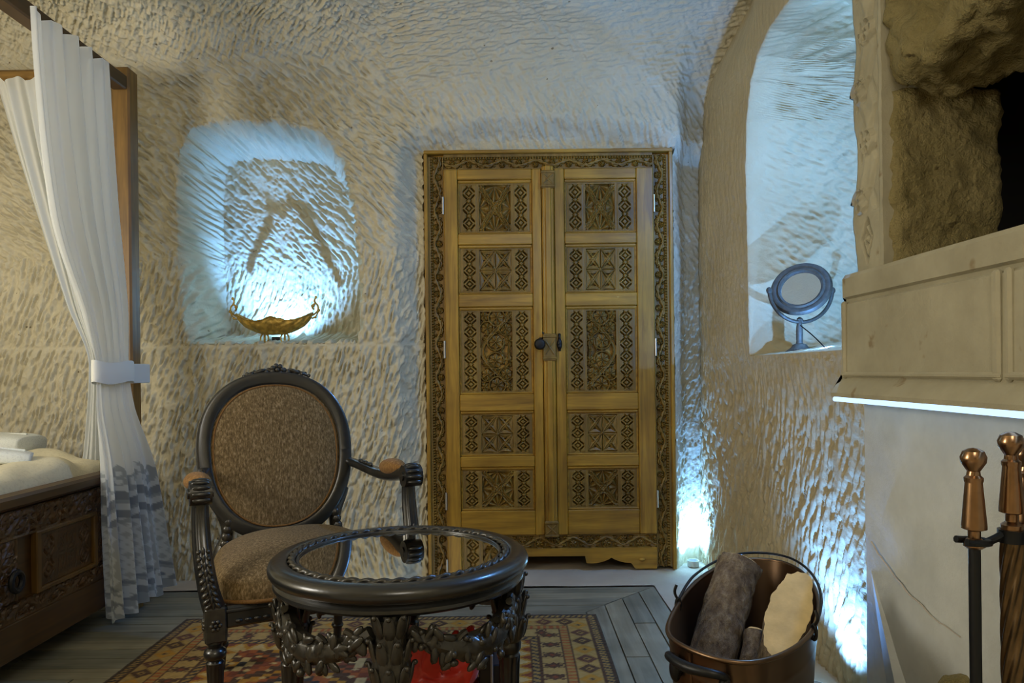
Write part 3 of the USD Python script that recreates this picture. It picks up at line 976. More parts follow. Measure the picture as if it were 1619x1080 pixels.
# ------------------------------------------------------------------ bed, curtains
def bed():
    t = thing('canopy_bed', 'dark carved wooden four-poster bed with canopy rails', 'bed', (-1.65, 2.4, 0))
    y0, y1 = -1.9, .84
    fx = 0.0
    # posts
    for (px, py) in ((-.04, .80), (-.04, -1.9), (-1.42, .80), (-1.42, -1.9)):
        obj('post', box(px - .04, px + .04, py - .04, py + .04, 0.0, 2.375, .008), M['post_wood'], t)
    obj('canopy_rail', box(-.070, -.006, -1.86, .76, 2.272, 2.334, .006), M['bed_wood'], t)
    obj('canopy_rail', box(-1.45, -1.39, -1.86, .76, 2.272, 2.334, .006), M['bed_wood'], t)
    obj('canopy_rail', box(-1.38, -.08, .775, .825, 2.312, 2.376, .012), M['rail_wood'], t)
    obj('canopy_rail', box(-1.38, -.08, -1.925, -1.875, 2.312, 2.376, .012), M['bed_wood_x'], t)
    # side panel facing the room
    sp = sub('side_panel', t)
    za, zb = .095, .637
    obj('base_board', box(-.05, -.004, -1.86, .76, za, za + .125, .006), M['bed_wood'], sp)
    obj('core', box(-.05, -.022, -1.86, .76, za + .1, zb - .03, .004), M['bed_wood'], sp)
    obj('cap_rail', cat(box(-.07, .006, -1.86, .76, zb - .045, zb, .010)), M['bed_wood'], sp)
    us, vs, H = carve_strip(2.6, .095, bead=False, seed=4, step=.0045)
    obj('carved_band', place(relief(us, vs, H, .010, .02), (-.004, -1.85, zb - .145), (0, 0, 1), (0, 1, 0), (1, 0, 0)), M['bed_wood'], sp, smooth=40)
    us, vs, H = carve_strip(2.6, .06, bead=False, seed=5, step=.0045)
    obj('carved_band', place(relief(us, vs, H, .010, .02), (-.004, -1.85, za + .125), (0, 0, 1), (0, 1, 0), (1, 0, 0)), M['bed_wood'], sp, smooth=40)
    pz0, pz1 = za + .187, zb - .147
    for k in range(4):
        c = .30 - k * .56
        us, vs, H = carve_panel('X' if k % 2 else 'R', .31, pz1 - pz0 - .02, step=.0036)
        obj('carved_panel', place(relief(us, vs, H, .012, .015), (-.008, c - .155, pz0 + .01), (0, 1, 0), (0, 0, 1), (1, 0, 0)), M['bed_wood'], sp, smooth=40)
        lip = union([box(-.024, .002, c - .185, c + .185, pz0 - .004, pz0 + .014, .004), box(-.024, .002, c - .185, c + .185, pz1 - .012, pz1 + .004, .004),
                     box(-.024, .002, c - .185, c - .160, pz0, pz1, .004), box(-.024, .002, c + .160, c + .185, pz0, pz1, .004)])
        obj('molding', lip, M['bed_wood_v'], sp)
        us, vs, H = carve_strip(pz1 - pz0, .10, bead=False, seed=8, step=.0045)
        obj('carved_band', place(relief(us, vs, H, .010, .02), (-.006, c + .187, pz0), (0, 1, 0), (0, 0, 1), (1, 0, 0)), M['bed_wood'], sp, smooth=40)
    obj('foot_board', box(-1.38, -.08, .77, .82, .10, .60, .006), M['bed_wood_x'], t)
    obj('slat_base', box(-1.42, -.055, -1.86, .765, .30, .36, .004), M['bed_wood_x'], t)
    # dark round ring on the side panel, its use unclear
    rp = tube([(0.022, -.02 + .026 * math.cos(a), .36 + .030 * math.sin(a)) for a in np.linspace(0, 2 * PI, 25)[:-1]], .010, 8, closed=True)
    obj('dark_ring', cat(rp), M['iron'], t, label='round dark ring on the bed side')


def mattress():
    t = thing('mattress', 'thick mattress under a rumpled cream linen sheet on the carved bed', 'mattress', (-2.40, 2.45, .36))
    nx, ny = 90, 150
    # rounded slab, wrinkled
    xs, ys = np.linspace(-.66, .675, nx), np.linspace(-1.7, .70, ny)
    X, Y = np.meshgrid(xs, ys)
    ex = np.minimum(X - xs[0], xs[-1] - X)
    ey = np.minimum(Y - ys[0], ys[-1] - Y)
    e = np.minimum(ex, ey)
    Z = .335 - .085 * (1 - np.sqrt(np.clip(1 - (1 - np.clip(e / .09, 0, 1)) ** 2, 0, 1)))
    p = np.stack([X * 3 + Y * 1.4, Y * 2.2 - X, 0 * X], -1)
    Z += (.045 * np.abs(np.sin(7 * fbm(p * .9, 3, 5))) - .02) + .04 * (fbm(p * 1.4, 2, 3) - .5)
    P = np.stack([X, Y, Z], -1)
    lo = lambda r: np.concatenate([r[..., :2], np.zeros(r.shape[:-1] + (1,))], -1)
    P = np.concatenate([lo(P[:1]), P, lo(P[-1:])], 0)
    P = np.concatenate([lo(P[:, :1]), P, lo(P[:, -1:])], 1)
    obj('sheet', grid(P), M['linen'], t, smooth=50)


def towel(name, label, pts, w, th, seed):
    """a thick soft strip following pts"""
    o = np.mean(pts, 0)
    t = thing(name, label, 'towel', o, group='white towels on the bed')
    p = smooth_path(np.array(pts) - o, 40)
    g = np.linspace(0, 2 * PI, 25)[:-1]
    sect = np.stack([np.sign(np.cos(g)) * np.abs(np.cos(g)) ** .6 * w, np.sign(np.sin(g)) * np.abs(np.sin(g)) ** .6 * th], 1)
    k = np.linspace(-1, 1, 40)
    m = tube(p, 1 - .25 * np.abs(k) ** 6, sect=sect, up=(0, 0, 1))
    v = np.array(m.vertices)
    v += .012 * (np.stack([fbm(v * 9, 2, seed), fbm(v * 9 + 7, 2, seed), fbm(v * 9 + 3, 2, seed)], -1) - .5)
    m.vertices = v
    obj('cloth', m, M['towel'], t, smooth=True)
    ed = tube(p[2:-2] + np.array([0, 0, -th * .1]), .006, 6)
    ed.apply_translation((w * .0, 0, th))
    obj('hem', ed, M['towel'], t)


def curtain(name, label, Lp, Rp, nf, amp, normal_axis, base, lace=True, seed=1):
    """Lp, Rp: rows of (along, z) for both edges, base: the constant coordinate"""
    nt, ns = 420, 170
    u = np.linspace(0, 1, len(Lp))
    tt = np.linspace(0, 1, nt)
    from scipy.interpolate import PchipInterpolator
    Lc, Rc = PchipInterpolator(u, np.array(Lp))(tt), PchipInterpolator(u, np.array(Rp))(tt)
    ac = PchipInterpolator(u, np.array(amp))(tt)
    s = np.linspace(0, 1, ns)
    S, Tt = np.meshgrid(s, tt)
    al = Lc[:, :1] * (1 - S) + Rc[:, :1] * S
    z = Lc[:, 1:] * (1 - S) + Rc[:, 1:] * S
    w = S + .03 * (fbm(np.stack([S * 3, Tt * 1.5, 0 * S], -1), 2, seed) - .5)
    fold = np.sin(2 * PI * nf * w) + .45 * np.sin(2 * PI * nf * 2.3 * w + 1 + 1.5 * Tt) + .8 * (fbm(np.stack([S * 5, Tt * 2, 0 * S + 4], -1), 2, seed) - .5)
    off = base + ac[:, None] * fold
    al = al + .25 * ac[:, None] * np.cos(2 * PI * nf * w)
    tk = sst(.975, 1, Tt)
    z = z + tk * .03 * (fbm(np.stack([S * 14, Tt, 0 * S], -1), 2, seed) - .5) + sst(.03, 0, Tt) * .012 * np.sin(2 * PI * nf * w + 1)
    P = np.stack([off, al, z] if normal_axis == 0 else [al, off, z], -1)
    white = np.array(srgb(226, 229, 228))
    C = np.ones(P.shape) * white
    if lace:
        grey, dk, lt = np.array(srgb(166, 173, 178)), np.array(srgb(144, 151, 158)), np.array(srgb(212, 218, 220))
        rep = 2.6
        x = (S * rep) % 1
        zz = z
        # print: fir-tree tips, two arched bands, zigzag field, hem band
        tip = .66 + .05 * np.abs(2 * x - 1) * -1 + .018 * np.abs(((x * 7) % 1) * 2 - 1)
        m = zz < tip
        C[m] = grey
        tex = noise(np.stack([S * 55, z * 55, 0 * S], -1), 3)
        C[m & (tex > .6)] = lt
        arch1 = .575 - .05 * (2 * x - 1) ** 2
        C[m & (np.abs(zz - arch1) < .012)] = lt
        C[m & (np.abs(zz - arch1 + .03) < .018)] = dk
        arch2 = .50 - .05 * (2 * x - 1) ** 2
        C[m & (np.abs(zz - arch2) < .014)] = lt
        C[m & (np.abs(zz - arch2 + .03) < .016)] = dk
        f = (zz < .43) & (zz > .16)
        C[f] = np.array(srgb(182, 188, 190))
        zgz = np.abs(((zz / .085) % 1) * 2 - 1)
        for ph, sg_ in ((0, 1), (.5, -1)):
            dd = np.abs(((S * 10 + ph + sg_ * .42 * zgz) % 1) - .5)
            C[f & (dd < .10)] = lt
        b = .165 + .035 * np.abs(((S * 5) % 1) * 2 - 1)
        h = zz < b
        C[h] = grey
        C[h & (np.abs(zz - b + .012) < .006)] = dk
        C[h & (np.abs(zz - b + .045) < .012)] = lt
        C[h & (np.abs(zz - b + .075) < .014)] = dk
        C[h & (tex > .64)] = lt
    o = obj(name, grid(P), M['voile'], None, smooth=True, color=C.reshape(-1, 3))
    tag(o, label, 'curtain')


bed()
mattress()
towel('towel', 'rolled white towel stretched over the cream sheet', [(-2.34, 2.52, .795), (-2.14, 2.66, .765), (-1.97, 2.75, .737), (-1.86, 2.81, .715)], .075, .030, 3)
towel('towel', 'folded white towel lying behind the rolled one', [(-2.60, 2.86, .755), (-2.40, 2.98, .755), (-2.20, 3.06, .75), (-2.03, 3.08, .745)], .11, .045, 5)
LP = [(2.47, 2.272), (2.563, 1.622), (2.763, 1.258), (2.842, 1.047), (2.84, .918), (2.878, .666), (2.899, .361), (2.924, .037)]
RP = [(2.985, 2.272), (3.018, 1.806), (3.096, 1.283), (3.106, 1.047), (3.145, .904), (3.31, .609), (3.405, .271), (3.475, .049)]
adj = lambda rows: [(d * .984, CAM_H + (z - CAM_H) * .984 if z < 2.2 else z - .008) for d, z in rows]
LP, RP = adj(LP), adj(RP)
curtain('bed_curtain', 'white voile bed curtain with a grey lace hem, tied back to the post', LP, RP, 5, [.022, .028, .020, .010, .013, .026, .034, .038], 0, -1.602)
L2 = [(-2.215, 2.315), (-2.164, 2.122), (-2.058, 1.763), (-1.925, 1.348), (-1.823, 1.071), (-1.84, .8), (-1.86, .66)]
R2 = [(-1.76, 2.315), (-1.758, 2.1), (-1.755, 1.763), (-1.75, 1.348), (-1.748, 1.071), (-1.74, .8), (-1.73, .66)]
curtain('bed_curtain', 'white voile curtain hanging from the far canopy rail behind the tied one', L2, R2, 5, [.012, .018, .02, .015, .010, .014, .014], 1, 3.13, lace=False, seed=5)
t = thing('curtain_tieback', 'white cloth band tying the bed curtain to its post', 'tieback', (-1.602, 2.925, 1.045))
g = np.linspace(0, 2 * PI, 41)[:-1]
zz = np.linspace(-.042, .042, 7)
Pb = np.array([[(.040 * np.cos(a) * (1 - .12 * (z / .05) ** 2), .142 * np.sin(a), z + .006 * math.sin(3 * a)) for a in g] for z in zz])
Pb = np.concatenate([Pb, Pb[:1]]) if False else Pb
obj('band', ring(Pb, cap=False), plain('tie_cloth', srgb(222, 224, 222), .9, bump=.2, bscale=40), t, smooth=True)
obj('strap', cat(box(-.022, -.014, .10, .322, -.048, .036, .003), box(-.14, -.014, .316, .324, -.046, .034, .003)), plain('tie_strap', srgb(206, 210, 212), .85), t)
# ------------------------------------------------------------------ armchair
def bezel(p, rot_z=0):
    return p


def armchair():
    t = thing('armchair', 'dark carved armchair with an oval brown upholstered back, beside the round table', 'armchair', (-.692, 2.328, .0125), 28)
    eb, wn = M['ebony'], M['ebony_worn']
    # legs
    for s in (-1, 1):
        x, y = s * .275, -.26
        prof = [(.0, 0), (.014, 0), (.018, .012), (.013, .028), (.0145, .05)] + [(.0150 + (.0235 - .0150) * k / 12, .055 + .185 * k / 12) for k in range(13)] + [(.018, .246), (.027, .254), (.030, .264), (.027, .274), (.018, .280), (.019, .288), (.025, .294), (.025, .30), (0, .30)]
        leg = lathe(prof, 48, flute=12, fdepth=.16, frange=(.056, .236))
        lg = obj('leg', T(leg, (x, y, 0)), eb, t, smooth=40)
        blk = [box(x - .027, x + .027, y - .027, y + .027, .298, .392, .004)]
        for k in range(4):
            a = k * PI / 2
            c = np.array([x + .027 * math.sin(a), y - .027 * math.cos(a), .345])
            for j in range(6):
                b = j * PI / 3
                e = np.array([math.cos(a) * math.cos(b), math.sin(a) * math.cos(b), math.sin(b)]) * .011
                blk.append(ell(c + e, (.006, .006, .006), sub=1))
            blk.append(ell(c, (.006, .006, .006), sub=1))
        obj('corner_block', union(blk), wn, lg, smooth=35)
        rl = tube(smooth_path([(s * .195, .245, .392), (s * .196, .252, .30), (s * .198, .275, .15), (s * .20, .315, 0)], 16), [.020] * 6 + list(np.linspace(.020, .013, 10)), 12)
        r2 = obj('leg', rl, eb, t, smooth=40)
        obj('foot_ring', T(lathe([(0, 0), (.019, 0), (.022, .008), (.019, .016), (0, .016)], 20), (s * .1985, .292, .085)), eb, r2)
    # seat rails
    obj('seat_rail', union([box(-.25, .25, -.281, -.245, .330, .390, .006)] + [ell((k * .024, -.283, .348), (.010, .005, .006), sub=1) for k in range(-9, 10)] + [box(-.25, .25, -.285, -.25, .372, .382, .003)]), eb, t)
    obj('seat_rail', box(-.18, .18, .228, .262, .330, .392, .005), eb, t)
    for s in (-1, 1):
        pts = np.array([(s * x, y, z) for (x, y) in ((.289, -.24), (.252, -.24), (.213, .23), (.178, .23)) for z in (.332, .390)])
        obj('seat_rail', trimesh.convex.convex_hull(pts), eb, t)
    # seat cushion
    nr, na = 26, 96
    a = np.arange(na) * 2 * PI / na
    sg = lambda v, e: np.sign(v) * np.abs(v) ** e
    ox, oy = sg(np.cos(a), .55), sg(np.sin(a), .55)
    wid = .292 - .072 * (oy + 1) / 2
    rows = []
    for k in range(9):
        q = k / 8
        rows.append(np.stack([ox * wid * (1 + .012 * math.sin(q * PI)), -.02 + oy * .275 * (1 + .012 * math.sin(q * PI)), np.full(na, .386 + .050 * q)], 1))
    for k in range(1, nr):
        r = math.cos(k / (nr - 1) * PI / 2 * .999)
        h = math.sin(k / (nr - 1) * PI / 2)
        rows.append(np.stack([ox * wid * r, -.02 + oy * .275 * r, np.full(na, .436 + .085 * h ** 1.1)], 1))
    sc = obj('seat_cushion', ring(np.array(rows)), M['boucle'], t, smooth=True)
    pts = np.stack([ox * wid * 1.006, -.02 + oy * .275 * 1.006, np.full(na, .394)], 1)
    obj('piping', tube(pts, .006, 8, closed=True), M['piping'], sc, smooth=True)
    # oval back
    tilt = lambda z: .285 + (z - .735) * .20

    def oval(hw, hh, n=120, dy=0.0):
        b = np.arange(n) * 2 * PI / n
        z = sg(np.sin(b), .88) * hh
        x = sg(np.cos(b), .90) * hw * (1 + .05 * z / .29) - .012
        return np.stack([x, tilt(.735 + z) + dy, .735 + z], 1)
    sect = np.array([(1.0, .2), (.95, .62), (.62, .78), (.5, 1.0), (.0, 1.12), (-.45, 1.0), (-.55, .80), (-.9, .66), (-1, .2), (-1, -.9), (-.6, -1.1), (.6, -1.1), (1, -.9)])
    p = oval(.240, .268)
    bf = obj('back_frame', tube(p, .0225, sect=sect * np.array([1, -1]), up=(0, -1, 0), closed=True), eb, t, smooth=45)
    # upholstered oval
    rows = []
    for k in range(22):
        q = k / 21
        r = math.cos(q * PI / 2 * .999)
        o = oval(.225 * r, .258 * r)
        o[:, 1] = o[:, 1] - .004 - .034 * math.sin(q * PI / 2) ** .9 * 1
        rows.append(o)
    front = np.array(rows)
    back = []
    for k in range(6):
        q = 1 - k / 5
        o = oval(.225 * max(q, .002), .258 * max(q, .002), dy=.020)
        back.append(o)
    m = ring(np.concatenate([np.array(back)[::-1], front]))
    bp = obj('back_cushion', m, M['boucle'], t, smooth=50)
    o = oval(.209, .242)
    o[:, 1] -= .017
    obj('piping', tube(o, .0036, 8, closed=True), M['piping'], bp, smooth=True)
    # crest of carved flowers on the back frame
    cr = []
    zc = .735 + .292
    for k in range(-9, 10):
        x = k * .0125
        z = zc + .010 - 1.35 * x * x - (.004 if k % 2 else 0)
        s_ = .013 - .0006 * abs(k)
        cr.append(ell((x, tilt(z) - .010 - .004 * (k % 2), z - .006), (s_ * .85, .011, s_), (0, .5 * np.sign(k), 0), 1))
    for k in range(7):
        b = k / 7 * 2 * PI
        cr.append(ell((.017 * math.cos(b), tilt(zc) - .020, zc + .006 + .015 * math.sin(b)), (.009, .007, .009), None, 1))
    cr.append(ell((0, tilt(zc) - .026, zc + .006), (.008, .007, .008), None, 1))
    for s in (-1, 1):
        cr.append(ell((s * .060, tilt(zc) - .018, zc + .001), (.022, .008, .007), (0, s * .35, 0), 1))
        cr.append(ell((s * .095, tilt(zc) - .016, zc - .010), (.020, .007, .006), (0, s * .5, 0), 1))
    obj('crest', union(cr), wn, bf, smooth=40)
    # carved side scrolls and spindles under the oval
    for s in (-1, 1):
        u = [tube(smooth_path([(s * .205, .245, .385), (s * .20, .245, .43), (s * .182, .248, .48), (s * .196, .255, .54), (s * .222, .268, .60)], 20), np.r_[np.linspace(.026, .020, 10), np.linspace(.020, .017, 10)], 10)]
        for k in range(6):
            u.append(ell((s * (.20 - .004 * k), .228, .40 + .024 * k), (.016, .012, .017), (0, s * .6, 0), 1))
        obj('back_support', union(u), wn, t, smooth=40)
    for k in range(7):
        x = -.12 + .04 * k
        zt = .462 + 1.1 * x * x
        obj('spindle', T(lathe([(0, 0), (.009, 0), (.009, .008), (.005, .016), (.010, .034), (.006, .054), (.009, .060), (.009, zt - .39), (0, zt - .39)], 14), (x, .245, .39)), eb, t)
    # arms
    for s in (-1, 1):
        post = smooth_path([(s * .276, -.255, .385), (s * .288, -.258, .43), (s * .298, -.240, .50), (s * .302, -.214, .57), (s * .303, -.20, .63), (s * .303, -.20, .68)], 36)
        g = np.linspace(0, 2 * PI, 37)[:-1]
        fl = 1 - .13 * (0.5 + 0.5 * np.cos(g * 6))
        po = obj('arm_post', tube(post, np.r_[np.linspace(.029, .026, 12), np.linspace(.026, .0215, 24)], sect=np.stack([np.cos(g) * fl, np.sin(g) * fl], 1), up=(1, 0, 0)), eb, t, smooth=40)
        lv = []
        for k in range(9):
            q = post[2 + k * 2]
            for e in (-1, 1):
                lv.append(ell((q[0] + e * .012, q[1] - .020, q[2]), (.014 - .0008 * k, .010, .0065), (0, e * .8, 0), 1))
            lv.append(ell((q[0], q[1] - .024, q[2]), (.005, .006, .014), None, 1))
        obj('acanthus_leaf', union(lv), wn, po, smooth=40)
        arm = smooth_path([(s * .240 - .008, .285, .695), (s * .262, .20, .686), (s * .284, .08, .674), (s * .298, -.06, .678), (s * .303, -.16, .695), (s * .304, -.215, .701)], 40)
        g = np.linspace(0, 2 * PI, 25)[:-1]
        sec = np.stack([sg(np.cos(g), .7), sg(np.sin(g), .7) * .75], 1)
        rr = np.interp(np.linspace(0, 1, 40), [0, .12, .35, .75, 1], [.020, .019, .021, .027, .027])
        parts = [tube(arm, rr, sect=sec, up=(0, 0, 1))]
        # volute at the front end
        vol = trimesh.creation.cylinder(.034, .056, sections=28)
        vol.apply_transform(trimesh.transformations.rotation_matrix(PI / 2, [0, 1, 0]))
        parts.append(T(vol, (s * .304, -.222, .695)))
        parts.append(T(trimesh.creation.cylinder(.015, .066, sections=18), (s * .304, -.222, .695), (0, PI / 2, 0)))
        for k in range(5):
            b = -.5 + k * .5
            parts.append(ell((s * .304, -.222 - .034 * math.cos(b), .695 + .034 * math.sin(b)), (.024, .007, .008), (b, 0, 0), 1))
        for k in range(3):
            parts.append(ell((s * (.264 + .006 * k), .19 - .035 * k, .702 - .003 * k), (.009, .022, .008), None, 1))
        ar = obj('arm', union(parts), eb, t, smooth=40)
        pad = ell((s * .299, -.055, .704), (.035, .112, .029), (-.10, 0, -s * .06), 3)
        obj('arm_pad', pad, M['arm_fabric'], ar, smooth=True)


armchair()


# ------------------------------------------------------------------ round table
def table():
    t = thing('round_table', 'round black carved table with a mirrored glass top, standing on the rug', 'table', (-.276, 1.77, .0125), 4)
    UsdGeom.Xformable(t).AddScaleOp().Set(Gf.Vec3f(.976, .976, .980))
    eb, wn = M['ebony'], M['ebony_worn']
    H = .594
    rim = [(.246, .555), (.300, .556), (.310, .560), (.3165, .570), (.3175, .578), (.314, .587), (.305, .594), (.292, .5975), (.279, .597), (.272, .594), (.270, .589), (.252, .587), (.246, .585)]
    P = np.zeros((len(rim) + 1, 128, 3))
    a = np.arange(128) * 2 * PI / 128
    for k, (r, z) in enumerate(rim + rim[:1]):
        P[k, :, 0], P[k, :, 1], P[k, :, 2] = r * np.cos(a), r * np.sin(a), z
    rim_o = obj('rim', ring(P, cap=False), eb, t, smooth=50)
    # rope moulding
    n = 480
    b = np.arange(n) * 2 * PI / n
    g = np.arange(14) * 2 * PI / 14
    rad = .0075 * (1 + .34 * np.cos(2 * g[None, :] - 48 * b[:, None] * 1.0))
    P = np.zeros((n, 14, 3))
    R = .2615 + rad * np.cos(g)[None]
    P[..., 0], P[..., 1], P[..., 2] = R * np.cos(b)[:, None], R * np.sin(b)[:, None], .5925 + rad * np.sin(g)[None]
    obj('rope_molding', ring(np.concatenate([P, P[:1]]), cap=False), wn, rim_o, smooth=60)
    cc = np.stack([.2475 * np.cos(a), .2475 * np.sin(a), 0 * a + .591], 1)
    obj('inner_bead', tube(cc, .0042, 10, closed=True), eb, rim_o, smooth=True)
    obj('glass_top', T(trimesh.creation.cylinder(.2465, .006, sections=96), (0, 0, .586)), M['dark_glass'], t, smooth=30, label='dark mirrored glass')
    ap = [(.20, .557), (.296, .557), (.298, .551), (.305, .545), (.306, .538), (.300, .531), (.286, .527), (.20, .527)]
    P = np.zeros((len(ap) + 1, 96, 3))
    a = np.arange(96) * 2 * PI / 96
    for k, (r, z) in enumerate(ap + ap[:1]):
        P[k, :, 0], P[k, :, 1], P[k, :, 2] = r * np.cos(a), r * np.sin(a), z
    obj('apron_ring', ring(P[::-1], cap=False), eb, t, smooth=40)
    angs = [-PI / 2, 0, PI / 2, PI]
    ro = .268
    for ang in angs:
        cx, cy = ro * math.cos(ang), ro * math.sin(ang)
        prof = [(0, 0), (.015, 0), (.018, .01), (.014, .025)] + [(.0165 + .0115 * k / 14, .03 + .30 * k / 14) for k in range(15)] + [(.024, .335), (.030, .345), (.031, .36), (.026, .372), (.026, .45), (.030, .50), (.030, .53), (0, .53)]
        lg = obj('leg', T(lathe(prof, 48, flute=10, fdepth=.18, frange=(.031, .329)), (cx, cy, 0)), eb, t, smooth=40)
        kn = [T(lathe([(0, 0), (.03, 0), (.040, .02), (.043, .05), (.036, .09), (.030, .13), (.034, .155), (0, .155)], 24), (cx, cy, .365))]
        for k in range(8):
            b = k * PI / 4
            for zz, rr, ln in ((.400, .041, .030), (.452, .040, .032), (.505, .034, .030)):
                off = b + (PI / 8 if zz == .452 else 0)
                m = ell((0, 0, 0), (.006, .0135, ln), None, 2)
                m.apply_transform(trimesh.transformations.rotation_matrix(.22, [0, 1, 0]))
                m.apply_translation((rr, 0, 0))
                m.apply_transform(trimesh.transformations.rotation_matrix(off, [0, 0, 1]))
                kn.append(T(m, (cx, cy, zz)))
                kn.append(ell((cx + (rr + .010) * math.cos(off), cy + (rr + .010) * math.sin(off), zz + ln * .8), (.006, .006, .006), None, 1))
        obj('acanthus_knee', union(kn), wn, lg, smooth=40)
    # carved swags between the legs
    for k in range(4):
        a0 = angs[k] + .15
        a1 = angs[k] + PI / 2 - .15
        r_ = np.random.default_rng(40 + k)
        s = np.linspace(0, 1, 26)
        A = a0 + (a1 - a0) * s
        z = .488 - .058 * np.sin(PI * s) ** .8
        pts = np.stack([ro * np.cos(A), ro * np.sin(A), z], 1)
        g = [tube(pts, .017 + .013 * np.sin(PI * s), 8)]
        # scrolls at both ends and in the middle
        for c0, sgn in ((.16, 1), (.84, -1), (.36, 1), (.64, -1)):
            sp = []
            for q in np.linspace(0, 1, 20):
                th = sgn * (q * 4.6) + (PI / 2)
                rr = .032 * (1 - .72 * q)
                aa = a0 + (a1 - a0) * c0 + rr * math.cos(th) / ro
                zz = np.interp(c0, s, z) + .004 + rr * math.sin(th)
                sp.append(((ro + .012) * math.cos(aa), (ro + .012) * math.sin(aa), zz))
            g.append(tube(np.array(sp), np.linspace(.0085, .0045, 20), 8))
        for i in range(90):
            q = r_.uniform(.03, .97)
            aa = a0 + (a1 - a0) * q
            wd = .020 + .026 * math.sin(PI * q)
            dz = r_.uniform(-wd, wd * .8)
            rr = ro + r_.uniform(.008, .026)
            zz = np.interp(q, s, z) + dz
            sz = r_.uniform(.006, .010)
            if i % 3 == 0:
                g.append(ell((rr * math.cos(aa), rr * math.sin(aa), zz), (sz, sz, sz), None, 1))
            else:
                m = ell((0, 0, 0), (.009, .007, .019), None, 1)
                m.apply_transform(trimesh.transformations.euler_matrix(0, r_.uniform(-1.3, 1.3), 0))
                m.apply_transform(trimesh.transformations.rotation_matrix(aa + PI / 2, [0, 0, 1]))
                m.apply_translation((rr * math.cos(aa), rr * math.sin(aa), zz))
                g.append(m)
        obj('carved_swag', union(g), wn, t, smooth=40)


table()


